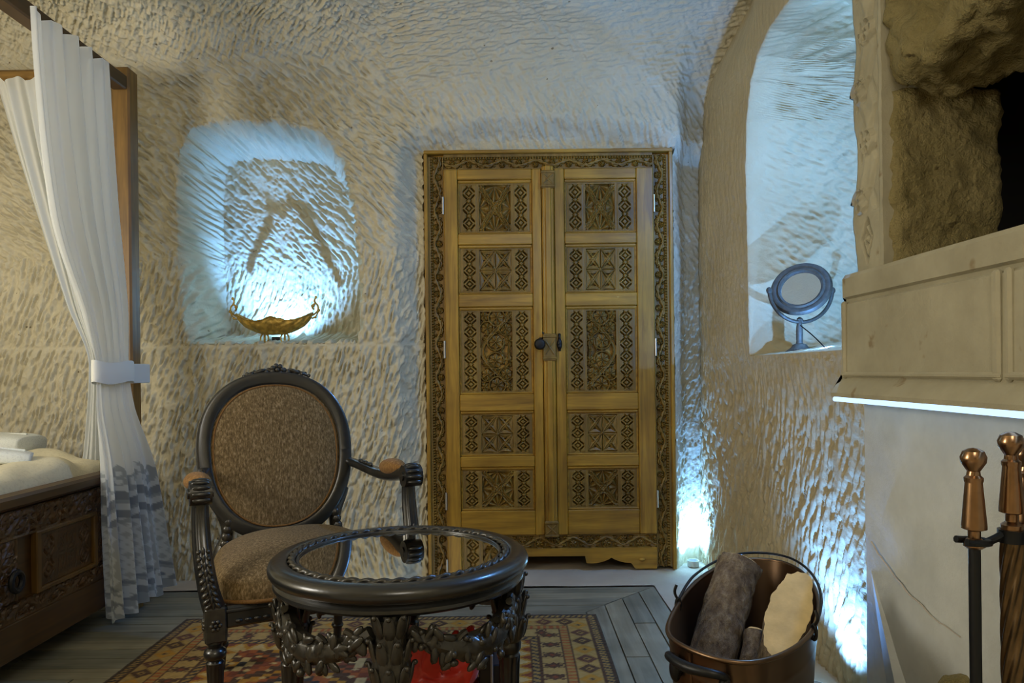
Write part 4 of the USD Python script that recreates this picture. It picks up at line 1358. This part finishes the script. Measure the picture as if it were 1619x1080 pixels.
# ------------------------------------------------------------------ rug
def rug():
    x0, x1, y1, y0 = -1.372, .340, 3.045, 1.15
    h = .0058
    us, vs = np.arange(0, x1 - x0, h), np.arange(0, y1 - y0, h)
    U, V = np.meshgrid(us, vs)
    W, L = us[-1], vs[-1]
    e = np.minimum(np.minimum(U, W - U), np.minimum(L - V, V + 9))   # distance from side/far edges
    side = np.minimum(U, W - U) < (L - V)
    along = np.where(side, L - V, U)
    tan, gold, brown, red = srgb(158, 128, 66), srgb(176, 128, 34), srgb(74, 46, 26), srgb(122, 56, 28)
    navy, cream, rust = srgb(44, 42, 46), srgb(190, 168, 116), srgb(158, 84, 34)
    C = np.ones(U.shape + (3,)) * np.array(tan)

    def setc(m, c):
        C[m] = np.array(c)
    tri = lambda t: np.abs((t % 1) * 2 - 1)
    setc(e < .012, srgb(58, 40, 26))
    b = (e >= .012) & (e < .040)
    setc(b & (((along / .022 + (e - .012) / .028 * .6) % 1) < .45), navy)
    # diamonds
    b = (e >= .046) & (e < .132)
    q = np.abs((e - .089) / .043) + tri(along / .085)
    idx = np.floor(along / .085) % 3
    setc(b & (q > 1.12), srgb(168, 140, 78))
    setc(b & (q < .92) & (idx == 0), brown)
    setc(b & (q < .92) & (idx == 1), gold)
    setc(b & (q < .92) & (idx == 2), srgb(92, 52, 36))
    setc(b & (q < .38), tan)
    setc(b & (q < .2), brown)
    for z in (.044, .134, .168, .252, .284):
        setc(np.abs(e - z) < .0035, brown)
    b = (e >= .138) & (e < .164)
    setc(b & ((along / .026 % 1) < .45), rust)
    # lobed tortoise motifs
    b = (e >= .172) & (e < .248)
    am = (along / .095 % 1) - .5
    em = (e - .21) / .038
    setc(b, srgb(172, 144, 84))
    setc(b & (np.abs(am) * 2.2 + np.abs(em) * .8 < .62), brown)
    setc(b & (np.abs(am) < .09) & (np.abs(em) < .85), brown)
    setc(b & (np.abs(np.hypot(am * 2.2, (np.abs(em) - .75) * 1.1) - .42) < .09), brown)
    setc(b & (np.abs(am) * 2.2 + np.abs(em) * .8 < .24), red)
    b = (e >= .256) & (e < .280)
    setc(b & ((along / .03 + (e - .256) / .024 * .5) % 1 < .42), navy)
    b = (e >= .288) & (e < .352)
    tr = tri(along / .075)
    setc(b, cream)
    setc(b & (tr > (e - .288) / .064), gold)
    setc(b & (tr > (e - .288) / .064 + .42), red)
    # field: stepped hooked medallions
    f = e >= .352
    uu, vv = U - W / 2, V - (L - .352 - .34)
    stp = .030
    uq, vq = np.floor(uu / stp + .5) * stp, np.floor(vv / (stp * .7)) * stp * .7
    per = .46
    du = np.abs(((uq / per) % 1) - .5) * per
    dv = np.abs(((vq / .40 + .5 * (np.floor(uq / per) % 2)) % 1) - .5) * .40
    k = (du * 1.0 + dv * 1.1) / .046
    band = np.floor(k) % 7
    pal = [red, cream, navy, rust, gold, brown, rust]
    for i, c in enumerate(pal):
        setc(f & (band == i), c)
    fine = k - np.floor(k)
    setc(f & (fine < .22), brown)
    mot = (np.abs(((uu / .075) % 1) - .5) + np.abs(((vv / .062) % 1) - .5)) < .2
    setc(f & mot & (band != 1), cream)
    C *= .80
    C *= (1 + .30 * (noise(np.stack([U * 90, V * 90, 0 * U], -1), 4) - .5))[..., None]
    C *= (1 + .35 * (fbm(np.stack([U * 4, V * 4, 0 * U], -1), 3, 6) - .5))[..., None]
    Z = .0105 + .0022 * (noise(np.stack([U * 140, V * 140, 0 * U], -1), 5) - .5) + .003 * (fbm(np.stack([U * 3, V * 3, 0 * U], -1), 2, 5) - .5)
    X = U + x0 + .006 * (noise(np.stack([0 * U, V * 3, 0 * U], -1), 3) - .5)
    Y = V + y0 + .010 * (noise(np.stack([U * 4, 0 * U, 0 * U], -1), 7) - .5) * sst(.3, 0, L - V)
    P = np.stack([X, Y, Z], -1)
    lo = lambda r: np.concatenate([r[..., :2], np.full(r.shape[:-1] + (1,), .0005)], -1)
    P = np.concatenate([lo(P[:1]), P, lo(P[-1:])], 0)
    P = np.concatenate([lo(P[:, :1]), P, lo(P[:, -1:])], 1)
    C = np.concatenate([C[:1], C, C[-1:]], 0)
    C = np.concatenate([C[:, :1], C, C[:, -1:]], 1)
    t = thing('rug', 'worn tribal wool rug in gold, brown and red under the table and chair', 'rug', (0, 0, 0))
    obj('pile', grid(P), M['rug'], t, smooth=True, color=np.clip(C, 0, 1).reshape(-1, 3))


rug()


# ------------------------------------------------------------------ things under the table
def under_table():
    t = thing('gift_bag', 'crumpled red satin bag standing under the round table', 'bag', (-.203, 1.86, .0135))
    m = trimesh.creation.box(extents=(.185, .12, .315))
    mm = mani(m).refine_to_length(.012).to_mesh()
    v, f = mm.vert_properties[:, :3].astype(float), mm.tri_verts
    k = (v[:, 2] + .157) / .315
    v[:, 0] *= 1 - .10 * sst(.7, 1, k) + .05 * np.sin(k * PI)
    v[:, 1] *= 1 - .5 * sst(.55, 1, k)
    cr = np.stack([np.abs(fbm(v * 9 + 3 * i, 3, 5 + i) - .5) * 2 for i in range(3)], -1)
    nrm = v / np.linalg.norm(v * np.array([1, 1.5, .6]), axis=1, keepdims=True)
    v += nrm * (cr[:, :1] - .2) * .10
    v[:, 2] += .012 * (noise(v * 30, 4) - .5) * k
    v[:, 2] -= v[:, 2].min()
    obj('body', trimesh.Trimesh(v, f, process=False), M['red_silk'], t, smooth=45)
    t = thing('storage_box', 'black box with pale and gold edge trim, next to the red bag', 'box', (-.060, 1.92, .0135))
    obj('body', box(-.034, .000, -.06, .10, 0, .288, .003), M['black_board'], t)
    obj('panel', box(.001, .034, -.05, .10, 0, .262, .003), M['navy_board'], t)
    obj('edge_trim', box(-.004, .003, -.064, -.055, 0, .292, .002), M['white_trim'], t)
    obj('edge_trim', box(.030, .035, -.055, -.048, 0, .264, .0015), M['gold_trim'], t)


under_table()


# ------------------------------------------------------------------ log bucket
def bucket():
    cx, cy = .565, 1.775
    t = thing('log_bucket', 'oval copper log bucket with black iron handles by the side wall', 'bucket', (cx, cy, .012))
    rimp = [(.330, 1.560), (.374, 1.706), (.455, 1.885), (.566, 2.060), (.690, 2.160), (.775, 2.135), (.797, 2.008), (.750, 1.802), (.672, 1.624), (.599, 1.512), (.514, 1.432), (.443, 1.405), (.389, 1.430), (.345, 1.492)]
    o = smooth_path([(x - cx, y - cy, 0) for x, y in rimp], 120, closed=True)
    top = .450
    rows = []
    zs = [0, .002, .05, .14, .26, .37, .385, .39, .395, .405, .43, top]
    for z in zs:
        s = .80 + .20 * (z / top) ** .9
        if .38 < z < .40:
            s += .010
        r = o.copy() * s
        r[:, 2] = z
        rows.append(r)
    rows = [rows[0] * np.array([.01, .01, 1])] + rows
    inn = []
    for z in [top, .30, .12, .012]:
        s = (.80 + .20 * (z / top) ** .9) * .984
        r = o.copy() * s
        r[:, 2] = z
        inn.append(r)
    inn.append(inn[-1] * np.array([.01, .01, 1]))
    m = ring(np.array(rows + inn))
    bd = obj('body', m, M['copper'], t, smooth=40)
    r = o * 1.004
    r[:, 2] = top
    obj('rolled_rim', tube(r, .0055, 8, closed=True), M['copper'], bd, smooth=True)
    # vertical seam on the near side
    i = int(np.argmin(np.hypot(o[:, 0] - (.352 - cx), o[:, 1] - (1.475 - cy))))
    sm = np.array([[o[i, 0] * (.80 + .20 * (z / top) ** .9) * 1.006, o[i, 1] * (.80 + .20 * (z / top) ** .9) * 1.006, z] for z in np.linspace(.01, top - .005, 14)])
    obj('seam', tube(sm, .004, 6), M['copper'], bd)

    # end handles
    def handle(j, hz):
        s = .80 + .20 * (hz / top) ** .9
        tn = o[(j + 3) % 120] - o[(j - 3) % 120]
        tn /= np.linalg.norm(tn)
        nn = np.array([tn[1], -tn[0], 0])
        c = o[j % 120] * s
        if nn @ c < 0:
            nn = -nn
        c = c + np.array([0, 0, hz])
        w = .062
        pts = [c - tn * w + nn * -.004, c - tn * w + nn * .022 + np.array([0, 0, .012]), c - tn * w * .6 + nn * .036 + np.array([0, 0, .014]), c + nn * .040 + np.array([0, 0, .012]), c + tn * w * .6 + nn * .036 + np.array([0, 0, .014]), c + tn * w + nn * .022 + np.array([0, 0, .012]), c + tn * w - nn * .004]
        h = tube(smooth_path(pts, 40), np.r_[np.linspace(.007, .011, 20), np.linspace(.011, .007, 20)], 12)
        pl = [ell(c + e * tn * w + nn * .001 + np.array([0, 0, -.02]), (.013, .013, .028), None, 2) for e in (-1, 1)]
        obj('handle', union([h] + pl), M['iron'], t, smooth=40, label='black iron carrying handle')
    handle(int(np.argmin(np.hypot(o[:, 0] - (.368 - cx), o[:, 1] - (1.455 - cy)))), .418)
    handle(int(np.argmin(np.hypot(o[:, 0] - (.735 - cx), o[:, 1] - (2.15 - cy)))), .385)
    # bail wire lying round the far rim, with its two lugs
    i0 = int(np.argmin(np.hypot(o[:, 0] - (.400 - cx), o[:, 1] - (1.775 - cy))))
    i1 = int(np.argmin(np.hypot(o[:, 0] - (.640 - cx), o[:, 1] - (1.575 - cy))))
    seq = list(range(i0, i0 + ((i1 - i0) % 120) + 1))
    if len(seq) > 90:
        seq = seq[::-1]
    w = []
    for q, j in enumerate(seq):
        k = math.sin(PI * q / (len(seq) - 1))
        p = o[j % 120] * (1.02 + .018 * min(1, 3 * k))
        w.append((p[0], p[1], top + .004 + .012 * min(1, 2.5 * k)))
    obj('bail', tube(smooth_path(w[::3], 70), .0035, 8), M['iron'], t, smooth=True, label='thin iron bail lying round the rim')
    for j, e in ((i0, 1), (i1, 1)):
        p = o[j % 120] * 1.015
        loop = tube([(p[0] * (1 + .03 * math.cos(a)), p[1] * (1 + .03 * math.cos(a)), top - .005 + .016 * math.sin(a)) for a in np.linspace(0, 2 * PI, 19)[:-1]], .004, 8, closed=True)
        up = tube(smooth_path([(p[0], p[1], top + .008), (p[0] * 1.05, p[1] * 1.05, top + .026), (p[0] * 1.02, p[1] * 1.02, top + .044)], 8), .0035, 6)
        obj('lug', cat(loop, up), M['iron'], t)


bucket()


def log(name, label, p0, p1, r, seed, cut=None):
    p0, p1 = np.array(p0, float), np.array(p1, float)
    L = np.linalg.norm(p1 - p0)
    n, na = 60, 40
    a = np.arange(na) * 2 * PI / na
    P = np.zeros((n, na, 3))
    zz = np.linspace(0, L, n)
    for k, z in enumerate(zz):
        q = np.stack([np.cos(a) * 2.2, np.sin(a) * 2.2, np.full(na, z * 6)], 1)
        rr = r * (1 + .22 * (fbm(q, 3, seed) - .5)) + .010 * (np.abs(fbm(q * np.array([4, 4, 3]), 3, seed + 4) - .5) * 2 - .3)
        P[k, :, 0], P[k, :, 1], P[k, :, 2] = rr * np.cos(a), rr * np.sin(a), z
    m = ring(P)
    d = (p1 - p0) / L
    up = np.array([0, 0, 1.0])
    ax = np.cross(up, d)
    ang = math.acos(np.clip(up @ d, -1, 1))
    Mx = trimesh.transformations.rotation_matrix(ang, ax)
    m.apply_transform(Mx)
    t = thing(name, label, 'log', p0, group='firewood logs in the copper bucket')
    if cut is None:
        obj('bark', m, M['bark'], t, smooth=50)
        for z, e in ((L, 1), (0, -1)):
            e_ = lathe([(0, 0), (r * .86, 0), (r * .82, .004), (0, .005)], 24)
            if e < 0:
                e_.apply_transform(trimesh.transformations.rotation_matrix(PI, [1, 0, 0]))
            e_.apply_translation((0, 0, z + .001 * e))
            e_.apply_transform(Mx)
            obj('sawn_end', e_, M['cut_wood'], t)
        return
    # oblique saw cut: split the trunk by a plane
    c, nrm = np.array(cut[0], float) - p0, np.array(cut[1], float)
    nrm /= np.linalg.norm(nrm)
    mm = mani(m)
    keep = mm.trim_by_plane(tuple(-nrm), float(-nrm @ c))
    g = keep.to_mesh()
    m2 = trimesh.Trimesh(g.vert_properties[:, :3], g.tri_verts, process=False)
    fn = m2.face_normals
    ctr = m2.triangles_center
    on = (np.abs((ctr - c) @ nrm) < 1e-4) & (np.abs(fn @ nrm) > .99)
    barkm = m2.submesh([np.where(~on)[0]], append=True)
    cutm = m2.submesh([np.where(on)[0]], append=True)
    obj('bark', barkm, M['bark'], t, smooth=50)
    obj('sawn_face', cutm, M['cut_wood'], t, smooth=False, label='pale obliquely sawn face')


log('firewood_log', 'thick log with rough grey bark all over, in the copper bucket', (.375, 1.66, .13), (.590, 1.905, .520), .056, 3)
log('firewood_log', 'log with a pale oblique saw cut, resting in the copper bucket', (.540, 1.62, .12), (.700, 1.772, .60), .051, 8, cut=((.650, 1.727, .452), (-.30, -.53, .70)))
log('firewood_log', 'short thin log wedged low between the two thick ones', (.462, 1.600, .12), (.590, 1.775, .385), .027, 5)


# ------------------------------------------------------------------ fireplace tools
def tools():
    bx, by = .856, 1.25
    hz = .742

    def grip(z):
        return lathe([(0, z), (.012, z), (.017, z + .004), (.017, z + .012), (.010, z + .018), (.010, z + .030), (.0195, z + .034), (.0195, z + .040), (.0135, z + .112), (.015, z + .116), (.015, z + .121), (.011, z + .125), (.010, z + .132), (.012, z + .135), (.0195, z + .147), (.0205, z + .156), (.0165, z + .166), (.007, z + .171), (0, z + .172)], 28)
    t = thing('tool_stand', 'black iron fireside tool stand with a twisted stem and copper handle', 'fireplace tool stand', (bx, by, .012))
    n = 260
    g = np.arange(64) * 2 * PI / 64
    zz = np.linspace(.02, hz - .02, n)
    P = np.zeros((n, 64, 3))
    for k, z in enumerate(zz):
        rr = .0175 * (1 + .10 * np.cos(8 * (g - z * 13)))
        P[k, :, 0], P[k, :, 1], P[k, :, 2] = rr * np.cos(g), rr * np.sin(g), z
    obj('twisted_stem', ring(P), M['bronze'], t, smooth=50)
    obj('grip', grip(hz - .01), M['copper_pol'], t, smooth=35, label='polished copper grip')
    obj('base_plate', lathe([(0, 0), (.072, 0), (.075, .006), (.07, .014), (.05, .020), (.022, .03), (0, .03)], 40), M['iron'], t)
    cl = [lathe([(0, hz - .028), (.022, hz - .028), (.022, hz - .006), (0, hz - .006)], 24)]
    tools_at = [(186, 0), (38, 1), (-48, 2), (-70, 3)][:3]
    for ang, _ in tools_at:
        a = math.radians(ang)
        d = np.array([math.cos(a), math.sin(a), 0])
        e = np.array([-math.sin(a), math.cos(a), 0])
        p = [d * .018 + np.array([0, 0, hz - .014]), d * .030 + np.array([0, 0, hz - .020]), d * .046 + np.array([0, 0, hz - .026])]
        cl.append(tube(smooth_path(p, 12), .007, 8))
        for s in (-1, 1):
            q = [d * .046 + np.array([0, 0, hz - .026]), d * .056 + e * s * .014 + np.array([0, 0, hz - .025]), d * .076 + e * s * .015 + np.array([0, 0, hz - .024]), d * .094 + e * s * .013 + np.array([0, 0, hz - .022])]
            cl.append(tube(smooth_path(q, 14), .0062, 8))
    obj('bracket', union(cl), M['iron'], t, smooth=40)
    names = ['poker', 'fire_brush', 'ash_shovel']
    labels = ['black iron poker with a copper grip hanging on the stand, nearest the log bucket', 'hearth brush with a copper grip hanging behind the twisted stem', 'ash shovel with a copper grip on the far side of the tool stand']
    for k, (ang, _) in enumerate(tools_at):
        a = math.radians(ang)
        x, y = bx + .070 * math.cos(a), by + .070 * math.sin(a)
        z0 = .10
        o = thing(names[k], labels[k], names[k].split('_')[-1], (x, y, z0))
        obj('shaft', lathe([(0, 0 if k else -.03), (.0095, 0), (.0095, hz - z0 - .022), (0, hz - z0 - .022)], 16), M['iron'], o)
        obj('grip', grip(hz - z0 - .024), M['copper_pol'], o, smooth=35, label='polished copper grip')
        if k == 0:
            obj('hook', tube(smooth_path([(0, 0, .05), (0, -.018, .03), (0, -.022, .0), (0, -.012, -.018)], 14), np.linspace(.008, .004, 14), 8), M['iron'], o)
        elif k == 1:
            obj('brush_head', lathe([(0, -.06), (.030, -.06), (.034, -.02), (.02, .03), (0, .03)], 20), M['ebony'], o)
        else:
            pan = cat(box(-.004, .004, -.045, .045, -.08, .03, .003), box(-.02, .004, -.047, -.040, -.08, .03, .002), box(-.02, .004, .040, .047, -.08, .03, .002))
            obj('pan', pan, M['iron'], o)


tools()


# ------------------------------------------------------------------ niche things and lamps
def bowl():
    cx, cy, z0 = -1.205, 3.70, 1.187
    t = thing('brass_bowl', 'boat-shaped openwork brass bowl with scrolled handles in the lit niche', 'bowl', (cx, cy, z0), -2)
    n, na = 30, 120
    a = np.arange(na) * 2 * PI / na
    rows = []

    def rim_z(x):
        k = abs(x) / .195
        return .120 - .012 * math.sin(min(1, k) * PI) + .030 * max(0, k) ** 3 + .012 * math.exp(-(x / .035) ** 2)
    for side in (0, 1):
        for k in range(n):
            q = k / (n - 1)
            if side:
                q = 1 - q
            s = math.sin(q * PI / 2)
            sc = (.16 + .84 * s) * (1 if not side else .965)
            x = .195 * np.cos(a) * (.10 + .90 * s ** .8) * (1 if not side else .97)
            y = .055 * np.sin(a) * sc
            rz = np.array([rim_z(v) for v in .195 * np.cos(a)])
            z = .042 + (rz - .042) * (1 - math.cos(q * PI / 2)) ** .75 + (.003 if side else 0)
            bump = .0028 * np.cos(a * 18) * np.sin(q * PI * 3.0) ** 2 if not side else 0
            rows.append(np.stack([x * (1 + bump * 4), y + np.sign(np.sin(a)) * bump, z], 1))
    obj('body', ring(np.array(rows)), M['brass'], t, smooth=50)
    rim = np.stack([.196 * np.cos(a), .056 * np.sin(a), [rim_z(v) for v in .196 * np.cos(a)]], 1)
    obj('beaded_rim', tube(rim, .0038 + .0014 * np.cos(a * 30), 8, closed=True), M['brass'], t, smooth=True)
    for s in (-1, 1):
        p = smooth_path([(s * .186, 0, .135), (s * .212, 0, .150), (s * .226, 0, .175), (s * .212, 0, .198), (s * .196, 0, .186), (s * .204, 0, .170)], 36)
        q = smooth_path([(s * .214, 0, .196), (s * .207, 0, .212), (s * .212, 0, .228)], 10)
        w = smooth_path([(s * .186, 0, .128), (s * .206, 0, .128), (s * .222, 0, .150), (s * .232, 0, .170)], 14)
        hd = [tube(p, .0046, 8), tube(q, np.linspace(.006, .0035, 10), 8), tube(w, .0036, 8), ell((s * .214, 0, .230), (.007, .006, .008), None, 1), ell((s * .197, 0, .186), (.009, .007, .009), None, 1), ell((s * .226, 0, .162), (.010, .006, .007), None, 1), ell((s * .208, 0, .128), (.009, .006, .006), None, 1)]
        obj('handle', union(hd), M['brass'], t, smooth=40)
    for x in (-.052, .052):
        f = [tube(smooth_path([(x, 0, .052), (x - .020, 0, .030), (x - .016, 0, .008), (x, 0, .006)], 14), .0042, 7), tube(smooth_path([(x, 0, .052), (x + .020, 0, .030), (x + .016, 0, .008), (x, 0, .006)], 14), .0042, 7), ell((x, 0, .007), (.014, .018, .007), None, 1), tube([(x, 0, .05), (x, 0, .03), (x, 0, .008)], .005, 7)]
        f.append(ell((x, 0, .054), (.022, .02, .012), None, 1))
        obj('foot', union(f), M['brass'], t, smooth=40)


bowl()


def mirror():
    cx, cy, z0 = 1.160, 2.93, 1.090
    t = thing('vanity_mirror', 'small round dark-framed mirror tilted on a turned stand in the tall niche', 'mirror', (cx, cy, z0), 6)
    pw = M['pewter']
    prof = [(0, 0), (.056, 0), (.058, .004), (.050, .010), (.034, .022), (.026, .034), (.014, .038), (.012, .048), (.0125, .055), (.0135, .075), (.0125, .100), (.009, .126), (.008, .132), (.012, .136), (.008, .140), (0, .146)]
    obj('stand', lathe(prof, 40), pw, t, smooth=35)
    c = np.array([.008, 0, .258])
    # yoke: half ring below the frame; the frame is tilted up and aside
    nn = np.array([-.58, -.70, .42])
    nn /= np.linalg.norm(nn)
    e1 = np.array([.42, 0, .58]) / np.hypot(.42, .58)
    e2 = np.cross(e1, -nn)
    Rm = np.stack([e1, -nn, -e2 if e2[2] < 0 else e2], 1)
    yk = [(.134 * math.cos(a), 0, .134 * math.sin(a)) for a in np.linspace(PI + .05, 2 * PI - .05, 40)]
    yk = np.array(yk) + c
    obj('yoke', union([tube(yk, .0075, 10), ell(yk[0], (.012, .010, .014)), ell(yk[-1], (.012, .010, .014)), tube(np.array([yk[20], yk[20] * .4 + .6 * np.array([0, 0, .142]), [0, 0, .138]]), .008, 10)]), pw, t, smooth=40)
    fr = [(.076, -.004), (.079, -.013), (.086, -.015), (.094, -.010), (.102, -.013), (.112, -.012), (.118, -.004), (.119, .004), (.112, .012), (.078, .012)]
    a = np.arange(72) * 2 * PI / 72
    P = np.zeros((len(fr) + 1, 72, 3))
    for k, (r, y) in enumerate(fr + fr[:1]):
        P[k, :, 0], P[k, :, 1], P[k, :, 2] = r * np.cos(a), y, r * np.sin(a)
    m = ring(P, cap=False)
    m.vertices = np.array(m.vertices) @ Rm.T + c
    if m.volume < 0:
        m.invert()
    obj('frame', m, pw, t, smooth=40)
    d = trimesh.creation.cylinder(.080, .004, sections=64)
    d.apply_transform(trimesh.transformations.rotation_matrix(PI / 2, [1, 0, 0]))
    d.vertices = np.array(d.vertices) @ Rm.T + c
    obj('mirror_glass', d, M['mirror'], t, smooth=30, label='silvered mirror glass')


mirror()


def puck(name, label, loc, power, color, r=.004, h=.022, added_shadow_wires=None, rad=.024, body='lamp_body', cone=None, aim=None):
    t = thing(name, label, 'lamp', loc)
    obj('housing', lathe([(0, 0), (rad, 0), (rad, h), (rad - .003, h), (rad - .005, .006), (0, .006)], 28), M[body], t)
    sphere_light(f'{t.GetPath()}/bulb', (0, 0, h + .004), r, power, color, cone, aim)
    if added_shadow_wires is not None:
        obj('added_shadow_wires', added_shadow_wires, M['lamp_body'], t, label='thin bent wires added over the lamp to cast dark strokes')  # wires added only to cast strokes of shadow on the niche wall
    return t


# lamp behind the bowl with added bent wires that throw the dark strokes on the niche's back
LP_ = np.array([-1.222, 3.785, 1.226])
sh = [[(-1.461, 1.635), (-1.40, 1.76), (-1.321, 1.873)], [(-1.337, 1.986), (-1.29, 1.935), (-1.246, 1.906)], [(-1.224, 1.991), (-1.13, 1.88), (-1.049, 1.767), (-.96, 1.63), (-.898, 1.543)]]
gm = []
base = np.array([-1.222, 3.785, 1.200])
for st in sh:
    pts = np.array([LP_ + .10 * (np.array([x, 4.02, z]) - LP_) for x, z in st]) - base
    gm.append(tube(smooth_path(pts, 16) if len(pts) > 2 else pts, .0020, 6))
e0, e1, e2, e3 = gm[0].vertices[0], gm[0].vertices[-1], gm[2].vertices[0], gm[2].vertices[-1]
puck('niche_lamp', 'small uplight hidden behind the brass bowl on the niche sill', tuple(base), I_NICHE, BLUE, r=.0008, added_shadow_wires=cat(*gm), cone=58.0, aim=(141.0, 0, 0))
puck('shelf_lamp', 'tiny dark spot lamp on the tall niche shelf beside the mirror', (1.165, 2.695, 1.088), I_MIRROR, BLUE2, r=.004, h=.012, rad=.020)
w = thing('lamp_wire', 'thin dark wire leaning from the tiny lamp on the niche shelf', 'wire', (1.165, 2.70, 1.09))
obj('wire', tube(smooth_path([(-.005, -.01, .012), (-.020, .06, .06), (-.036, .14, .105)], 12), .0022, 6), M['iron'], w)
t = puck('unseen_niche_downlight', 'small unseen lamp high inside the tall niche, lighting its top', (1.24, 2.36, 2.318), I_NTOP, BLUE2, r=.02, h=-.022, rad=.03)  # out of view behind the pillar, lights the niche top
puck('floor_lamp', 'bright floor uplight in the corner beside the wardrobe', (.925, 3.76, .012), I_FLOOR, BLUE2, r=.012, h=.03, rad=.03, body='white_trim', cone=62.0, aim=(168.0, 0, 0))
puck('floor_lamp', 'unseen floor uplight lighting the foot of the side wall by the log bucket', (.935, 2.27, .012), I_FLOOR2, BLUE2, r=.012, h=.03, rad=.03, body='white_trim', cone=64.0, aim=(0, 186.0, 0))  # this one stands out of view, placed to light the side wall
for (x, y, k, dz, lab) in ((-2.35, 1.05, 1.9, 1.2, 'unseen opal pendant lamp low over the bed, lighting the left wall'), (.1, -.6, .9, .45, 'unseen opal ceiling lamp lighting the middle of the room')):
    t = thing('unseen_ceiling_lamp', lab, 'lamp', (x, y, 2.70), group=None)  # both lamps out of view, placed to light the left wall and room
    obj('canopy', lathe([(0, -.03), (.05, -.03), (.06, -.01), (.06, .0), (0, .0)], 24), M['brass'], t)
    obj('stem', lathe([(0, -dz + .34), (.008, -dz + .34), (.008, -.03), (0, -.03)], 12), M['brass'], t)
    sphere_light(f'{t.GetPath()}/globe', (0, 0, -dz), .34, I_CEIL * k, WARM)
